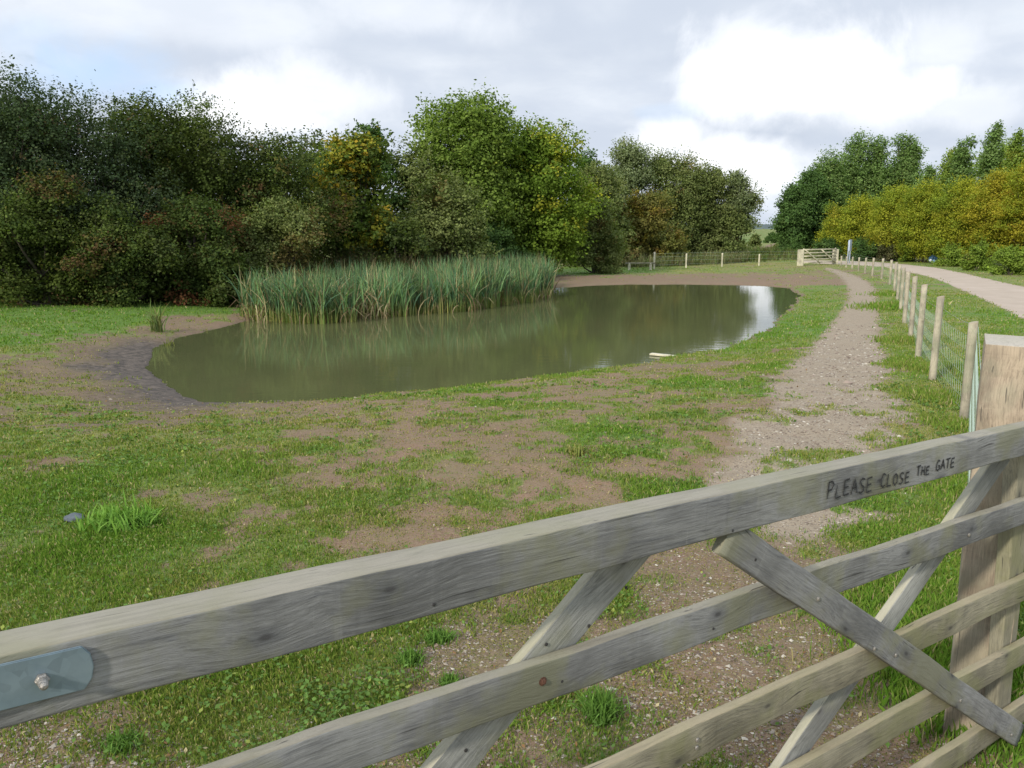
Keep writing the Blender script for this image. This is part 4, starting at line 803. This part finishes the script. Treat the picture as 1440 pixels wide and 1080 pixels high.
for i in range(-1, len(PP)-1):
    a = (gp.matrix_world.translation.x+.10, gp.matrix_world.translation.y+.14, -.18, .95) if i < 0 else PP[i]; b = PP[i+1]
    L = math.hypot(b[0]-a[0], b[1]-a[1]); nx_ = int(L/(.15 if i < 5 else .3)); hs = [.04,.16,.28,.40,.53,.66,.80] if i < 5 else [.05,.3,.55,.8]
    def pt(t, h): return (a[0]+(b[0]-a[0])*t+.05, a[1]+(b[1]-a[1])*t, a[2]+(b[2]-a[2])*t+h-.02*math.sin(math.pi*t))
    for h in hs:
        for q in range(6): segs.append((pt(q/6, h), pt((q+1)/6, h)))
    for q in range(nx_):
        t = (q+.5)/nx_; ph_ = [pt(t+.18/nx_*((-1)**j), h) for j, h in enumerate(hs)]
        for p_, q_ in zip(ph_, ph_[1:]): segs.append((p_, q_))
    for q in range(6): top_w.append((pt(q/6, .93), pt((q+1)/6, .93)))
wires('wire_netting', segs, fen, .0017); wires('top_wire', top_w, fen, .0026)
# far fence behind the pond
ff = empty('post_fence', (0,0,0), 'thin pale posts and wire beyond the pond, left of the far gate', 'fence')
FPs = []
for i, (px, py, Y) in enumerate([(920.5,354.5,52), (965.5,356.5,54), (1016,356,55.5), (1068,357.5,57)]):
    r = ray(px, py); x = r[0]*Y; zt = CZ+r[2]*Y; z = zat(x, Y); FPs.append((x, Y, z)); stake('post', zt-z, .055, ff, (x, Y, z), (0,0), 40+i, M_wfar)
gl = (ray(1125, 352)*57.5); FPs.append((gl[0], 57.5, zat(gl[0], 57.5)))
wires('wire', [((a[0], a[1], a[2]+h), (b[0], b[1], b[2]+h)) for a, b in zip(FPs, FPs[1:]) for h in (.25,.5,.75,.95)], ff, .004)
# low rail
lo = empty('low_rail', (0,0,0), 'low wooden trip rail on two short posts under the trees left of the far fence', 'rail')
a = ray(885, 370)*51; b = ray(915, 370)*51
for q in (a, b):
    z = zat(q[0], q[1]); o = stake('post', .42, .08, lo, (q[0], q[1], z), (0,0), 50, M_wfar)
za = zat(a[0], 51)+.40; o = rail('rail', b[0]-a[0]+.5, .10, .10, .10, .10, M_wgreen, lo, .01); o.location = (a[0]-.25, 50.93, za+.06)

# ---------------------------------------------------------------- far gate
Lp = ray(1128.5, 351)*57.0; Rp = ray(1177.5, 350.5)*59.5
for q, lb in ((Lp, 'pale square post at the left end of the far gate'), (Rp, 'pale square post at the right end of the far gate beside the stakes')):
    zt = CZ+q[2]; z = zat(q[0], q[1]); o = put_post(post_mesh('gate_post', .34, .3, zt-z+.1, M_wfar, .0, 6, .03, 4), (q[0]-.17, q[1], z-.1), R(12)); tag(o, lb, 'post', 'posts of the far gate')
fd = Rp-Lp; fl = math.hypot(fd[0], fd[1]); ya = math.atan2(fd[1], fd[0]); zg = zat(Lp[0], Lp[1])
fg = empty('field_gate', (Lp[0]+.2*math.cos(ya), Lp[1]+.1, zg+.02), 'pale five-bar wooden gate far off where the gravel path ends', 'gate'); fg.rotation_euler = (0, 0, ya)
gl_ = fl-.3
for z_ in (1.10,.88,.66,.44,.22): o = rail('rail', gl_, .085, .085, .04, .04, M_wfar, fg, .006, seg=4); o.location = (0, 0, z_)
def fbrace(x0, z0, x1, z1, y):
    L = math.hypot(x1-x0, z1-z0); an = math.atan2(z1-z0, x1-x0); o = rail('brace', L, .085, .085, .035, .035, M_wfar, fg, .006, seg=4); o.location = (x0, y, z0); o.rotation_euler = (0, -an, 0)
fbrace(.12, 1.08, gl_*.5, .16, -.04); fbrace(gl_*.52, 1.08, gl_-.06, .16, -.04)
for x_ in (.0, gl_-.09): o = rail('stile', 1.05, .09, .09, .04, .04, M_wfar, fg, .006, seg=4); o.location = (x_+.09, .045, 1.14); o.rotation_euler = (0, R(90), 0)

# sign
sp = ray(1195.5, 345)*61; z = zat(sp[0], 61); sg = empty('information_sign', (sp[0], 61, z), 'blue-grey notice board on two slim posts beside the far gate', 'sign'); sg.rotation_euler = (0, 0, R(58))
zt = CZ+ray(1195.5, 337)[2]*61-z
for x_ in (-.40, .34):
    o = rail('post', zt-.05, .07, .07, .07, .07, M_signp, sg, .01, seg=4); o.location = (x_, 0, 0); o.rotation_euler = (0, R(-90), 0)
o = rail('board', .86, .80, .80, .04, .04, simple('sign_board', (.42,.50,.60), .5, .1, 3), sg, .01, seg=6); o.location = (-.43, -.045, zt)
# blue bundle
bp = ray(1311, 366)*61; z = zat(bp[0], 61); import bmesh
bb = empty('bundle', (bp[0], 61, z), 'small dark blue bundle with a white corner lying in the verge under the yellow willows', 'bundle')
def lump(name, s, mat, parent, loc, seed, amp=.18):
    bm = bmesh.new(); bmesh.ops.create_icosphere(bm, subdivisions=3, radius=1); r = np.random.default_rng(seed); o_ = r.random(3)*9
    for v in bm.verts:
        q = v.co; k = 1+amp*(math.sin(q.x*3+o_[0])*math.cos(q.y*4+o_[1])+.5*math.sin(q.z*7+o_[2]+q.x*5)); v.co = Vector((q.x*s[0]*k, q.y*s[1]*k, q.z*s[2]*k))
    me = bpy.data.meshes.new(name); bm.to_mesh(me); bm.free(); me.materials.append(mat); o = bpy.data.objects.new(name, me); col.objects.link(o)
    if parent: o.parent = parent
    o.location = loc; return o
lump('sheet', (.32,.28,.26), M_blue, bb, (.05, 0, .30), 1, .3); lump('flap', (.09,.05,.10), M_white, bb, (-.22, -.2, .22), 2, .2); lump('lining', (.2,.15,.12), simple('pale_blue_sheet', (.16,.27,.36), .5, .2, 6), bb, (-.02, -.17, .15), 3, .3)

# plank at the water's edge, stone in the grass
p = G(935, 503); q0 = G(913, 505.5); q1 = G(960, 500)
pl = rail('plank', float(np.linalg.norm((q1-q0)[:2])), .035, .035, .14, .14, M_wfar, None, .006, .002); pl.location = (q0[0], q0[1], max(q0[2], ZW)+.045); pl.rotation_euler = (0, R(1), math.atan2(q1[1]-q0[1], q1[0]-q0[0]))
tag(pl, 'pale bare plank lying along the near edge of the pond', 'plank')
p = G(105, 733); o = lump('stone', (.062,.05,.028), simple('grey_stone', (.085,.10,.115), .9, .2, 20), None, (p[0], p[1], p[2]+.02), 4, .12); tag(o, 'flat blue-grey stone lying in the grass at the left', 'stone')

# single plants that can be told apart
def plant(name, label, px, py, L, n, cols, spread, lean, w, seg=4, group=None, base=None, broad=False):
    p = G(px, py); x = rng.normal(0, spread*.22, n); y = rng.normal(0, spread*.22, n); z = np.full(n, -.01)
    cc = np.array(cols)[rng.integers(0, len(cols), n)]*(.7+.6*rng.random((n, 1)))
    v, f, c = strips(x, y, z, L*(.5+.6*rng.random(n)), np.full(n, w)*(.7+.6*rng.random(n)), rng.random(n)*lean, cc*(.8 if base is None else 1) if base is None else np.tile(base, (n, 1)), cc, '', None, seg)
    root = mesh_np(name, v, f, M_grass, colr=c); root.location = p; return tag(root, label, 'plant', group)
GR = [(.11,.21,.04),(.085,.17,.03),(.14,.25,.05)]; TG = 'leafy tufts in the stony earth beyond the rails'
plant('grass_tuft', 'rounded green tuft between the second and third rails, right of the pale brace', 845, 1008, .11, 420, GR, .13, 1.0, .0055, group=TG)
plant('grass_tuft', 'small dark green tuft just above the second rail, nearest the rusty bolt', 632, 962, .055, 220, GR, .08, 1.1, .006, group=TG)
plant('grass_tuft', 'green tuft just below the top rail, highest of three left of the pale brace', 616, 902, .07, 280, GR, .11, 1.1, .006, group=TG)
plant('grass_tuft', 'green tuft left of the pale brace, in the middle of three tufts', 577, 932, .07, 260, GR, .10, 1.1, .006, group=TG)
plant('grass_tuft', 'low tuft at the lower left under the steel strap and top rail', 170, 1050, .06, 260, GR, .14, 1.1, .006, group=TG)
plant('dock_plant', 'bright green leafy clump in the turf at the left near the grey stone', 170, 742, .15, 520, [(.15,.29,.05),(.19,.33,.06)], .38, 1.1, .012)
plant('dock_plant', 'small yellowish weed on the green patch in the middle of the bank', 812, 640, .10, 70, [(.22,.26,.07),(.30,.28,.10)], .17, 1.1, .02)
plant('young_reed', 'lone young bulrush on the mud at the left end of the pond', 222, 466, .75, 40, [(.13,.19,.06),(.20,.22,.08)], .35, .9, .03)
plant('reed_tuft', 'thin yellow reeds in the shallow water off the left bank', 237, 490, .3, 16, [(.16,.18,.05)], .3, .8, .02)

# ---------------------------------------------------------------- light and sky
SUN_D = Vector((-.55, -.70, .52)).normalized()
el = math.asin(SUN_D.z); az = math.atan2(SUN_D.x, SUN_D.y)
sun = bpy.data.lights.new('sun', 'SUN'); so = bpy.data.objects.new('sun', sun); col.objects.link(so)
so.rotation_euler = (-SUN_D).to_track_quat('-Z', 'Y').to_euler(); sun.energy = 3.1; sun.angle = R(4); sun.color = (1, .93, .82)
w = bpy.data.worlds.new('World'); scene.world = w; w.use_nodes = True; nt = w.node_tree; N = nt.nodes; Lk = nt.links
bg = N['Background']; bg.inputs['Strength'].default_value = .1
sky = N.new('ShaderNodeTexSky'); sky.sky_type = 'NISHITA'; sky.sun_disc = False; sky.sun_elevation = el; sky.sun_rotation = az % (2*math.pi)
tc = N.new('ShaderNodeTexCoord')
def wm(op, a, b=0., clamp=False):
    n = N.new('ShaderNodeMath'); n.operation = op; n.use_clamp = clamp
    for v, k in ((a, 0), (b, 1)):
        if isinstance(v, (int, float)): n.inputs[k].default_value = v
        else: Lk.new(v, n.inputs[k])
    return n.outputs[0]
def wmr(f, a, b, c=0., d=1., sm=True):
    n = N.new('ShaderNodeMapRange'); n.interpolation_type = 'SMOOTHSTEP' if sm else 'LINEAR'; Lk.new(f, n.inputs[0])
    for i, v in enumerate((a, b, c, d)): n.inputs[i+1].default_value = v
    return n.outputs[0]
def wmix(f, a, b):
    n = N.new('ShaderNodeMix'); n.data_type = 'RGBA'
    for v, k in ((f, 0), (a, 6), (b, 7)):
        if isinstance(v, (int, float)): n.inputs[k].default_value = v
        elif isinstance(v, tuple): n.inputs[k].default_value = (*v, 1)
        else: Lk.new(v, n.inputs[k])
    return n.outputs[2]
D = tc.outputs['Generated']; sx = N.new('ShaderNodeSeparateXYZ'); Lk.new(D, sx.inputs[0]); dz = sx.outputs[2]
# clouds flattened toward the horizon
zc = wm('ADD', wm('ABSOLUTE', dz), .22); cmb = N.new('ShaderNodeCombineXYZ'); Lk.new(wm('DIVIDE', sx.outputs[0], zc), cmb.inputs[0]); Lk.new(wm('DIVIDE', sx.outputs[1], zc), cmb.inputs[1])
def wn(scale, detail, rough, vec, off=(0,0,0), dist=0):
    mp = N.new('ShaderNodeMapping'); mp.inputs['Location'].default_value = off; Lk.new(vec, mp.inputs['Vector'])
    n = N.new('ShaderNodeTexNoise'); n.inputs['Scale'].default_value = scale; n.inputs['Detail'].default_value = detail; n.inputs['Roughness'].default_value = rough; n.inputs['Distortion'].default_value = dist
    Lk.new(mp.outputs[0], n.inputs['Vector']); return n.outputs['Fac']
n1 = wn(1.3, 6, .5, cmb.outputs[0], (3.1, 1.7, 0), .3); n2 = wn(3.2, 6, .55, cmb.outputs[0], (9.1, 4.4, 0), .2)
nb = wn(6., 9, .6, D, (2, 5, 1), .3)
# bright breaks in the cloud where the photograph has them (directions on the sky)
def blob(px, py, rx, ry, prev, amt=1.):
    d = ray(px, py); d = d/np.linalg.norm(d); c = N.new('ShaderNodeVectorMath'); c.operation = 'SUBTRACT'; Lk.new(D, c.inputs[0]); c.inputs[1].default_value = tuple(d)
    s = N.new('ShaderNodeVectorMath'); s.operation = 'MULTIPLY'; Lk.new(c.outputs[0], s.inputs[0]); s.inputs[1].default_value = (1/rx, .6/rx, 1/ry)
    l = N.new('ShaderNodeVectorMath'); l.operation = 'LENGTH'; Lk.new(s.outputs[0], l.inputs[0])
    e = wm('ADD', l.outputs['Value'], wm('MULTIPLY', wm('SUBTRACT', nb, .5), 3.2)); m_ = wm('MULTIPLY', wmr(e, .3, 1.25, 1., 0.), amt)
    return m_ if prev is None else wm('MAXIMUM', prev, m_)
wh = None
for a in [(340,165,.125,.045,1.),(450,135,.09,.04,.6),(1140,95,.12,.055,1.),(1260,130,.08,.035,.7),(1060,75,.06,.04,.6),(1000,235,.12,.032,1.),(930,200,.05,.025,.8),(1080,250,.05,.03,1.),(600,20,.1,.03,.3),(1350,150,.06,.025,.4),(1330,60,.06,.04,.35),(200,20,.2,.03,.25)]: wh = blob(*a[:4], wh, a[4])
bl = None
for a in [(150,100,.07,.04,.9),(215,130,.05,.025,.8),(928,158,.04,.010,.3),(60,60,.08,.03,.4)]: bl = blob(*a[:4], bl, a[4])
grey = wmix(wmr(n2, .3, .7), (5.9,6.5,7.5), (7.2,7.7,8.4)); grey = wmix(wmr(n1, .38, .62), (5.6,6.2,7.2), grey)
dk = None
for a in [(1090,180,.10,.035,.8),(1320,190,.06,.03,.5),(700,110,.12,.04,.3),(130,140,.07,.02,.4)]: dk = blob(*a[:4], dk, a[4])
grey = wmix(wm('MULTIPLY', dk, .7), grey, (4.9,5.5,6.5))
grey = wmix(wm('MULTIPLY', wmr(n1, .55, .75), wmr(dz, .35, .7)), grey, (13.,13.2,13.5))
c = wmix(wh, grey, (10.3,10.5,10.8)); c = wmix(wm('MULTIPLY', bl, .75), c, (4.7,6.6,9.3))
zen = wmr(dz, .30, .9, 1., 1.75); sc_ = N.new('ShaderNodeVectorMath'); sc_.operation = 'SCALE'; Lk.new(c, sc_.inputs[0]); Lk.new(zen, sc_.inputs['Scale'])
thin = wmr(n2, .62, .8, .0, .35); fin = wmix(thin, sc_.outputs[0], sky.outputs[0])
fin = wmix(wmr(dz, -.02, -.12), fin, (1.2,1.2,1.1))
Lk.new(fin, bg.inputs['Color'])
vs = scene.view_settings; vs.view_transform = 'Standard'; vs.look = 'None'; vs.gamma = 1; vs.exposure = .25
scene.cycles.max_bounces = 6; scene.cycles.diffuse_bounces = 3; scene.cycles.transmission_bounces = 4; scene.cycles.use_adaptive_sampling = True
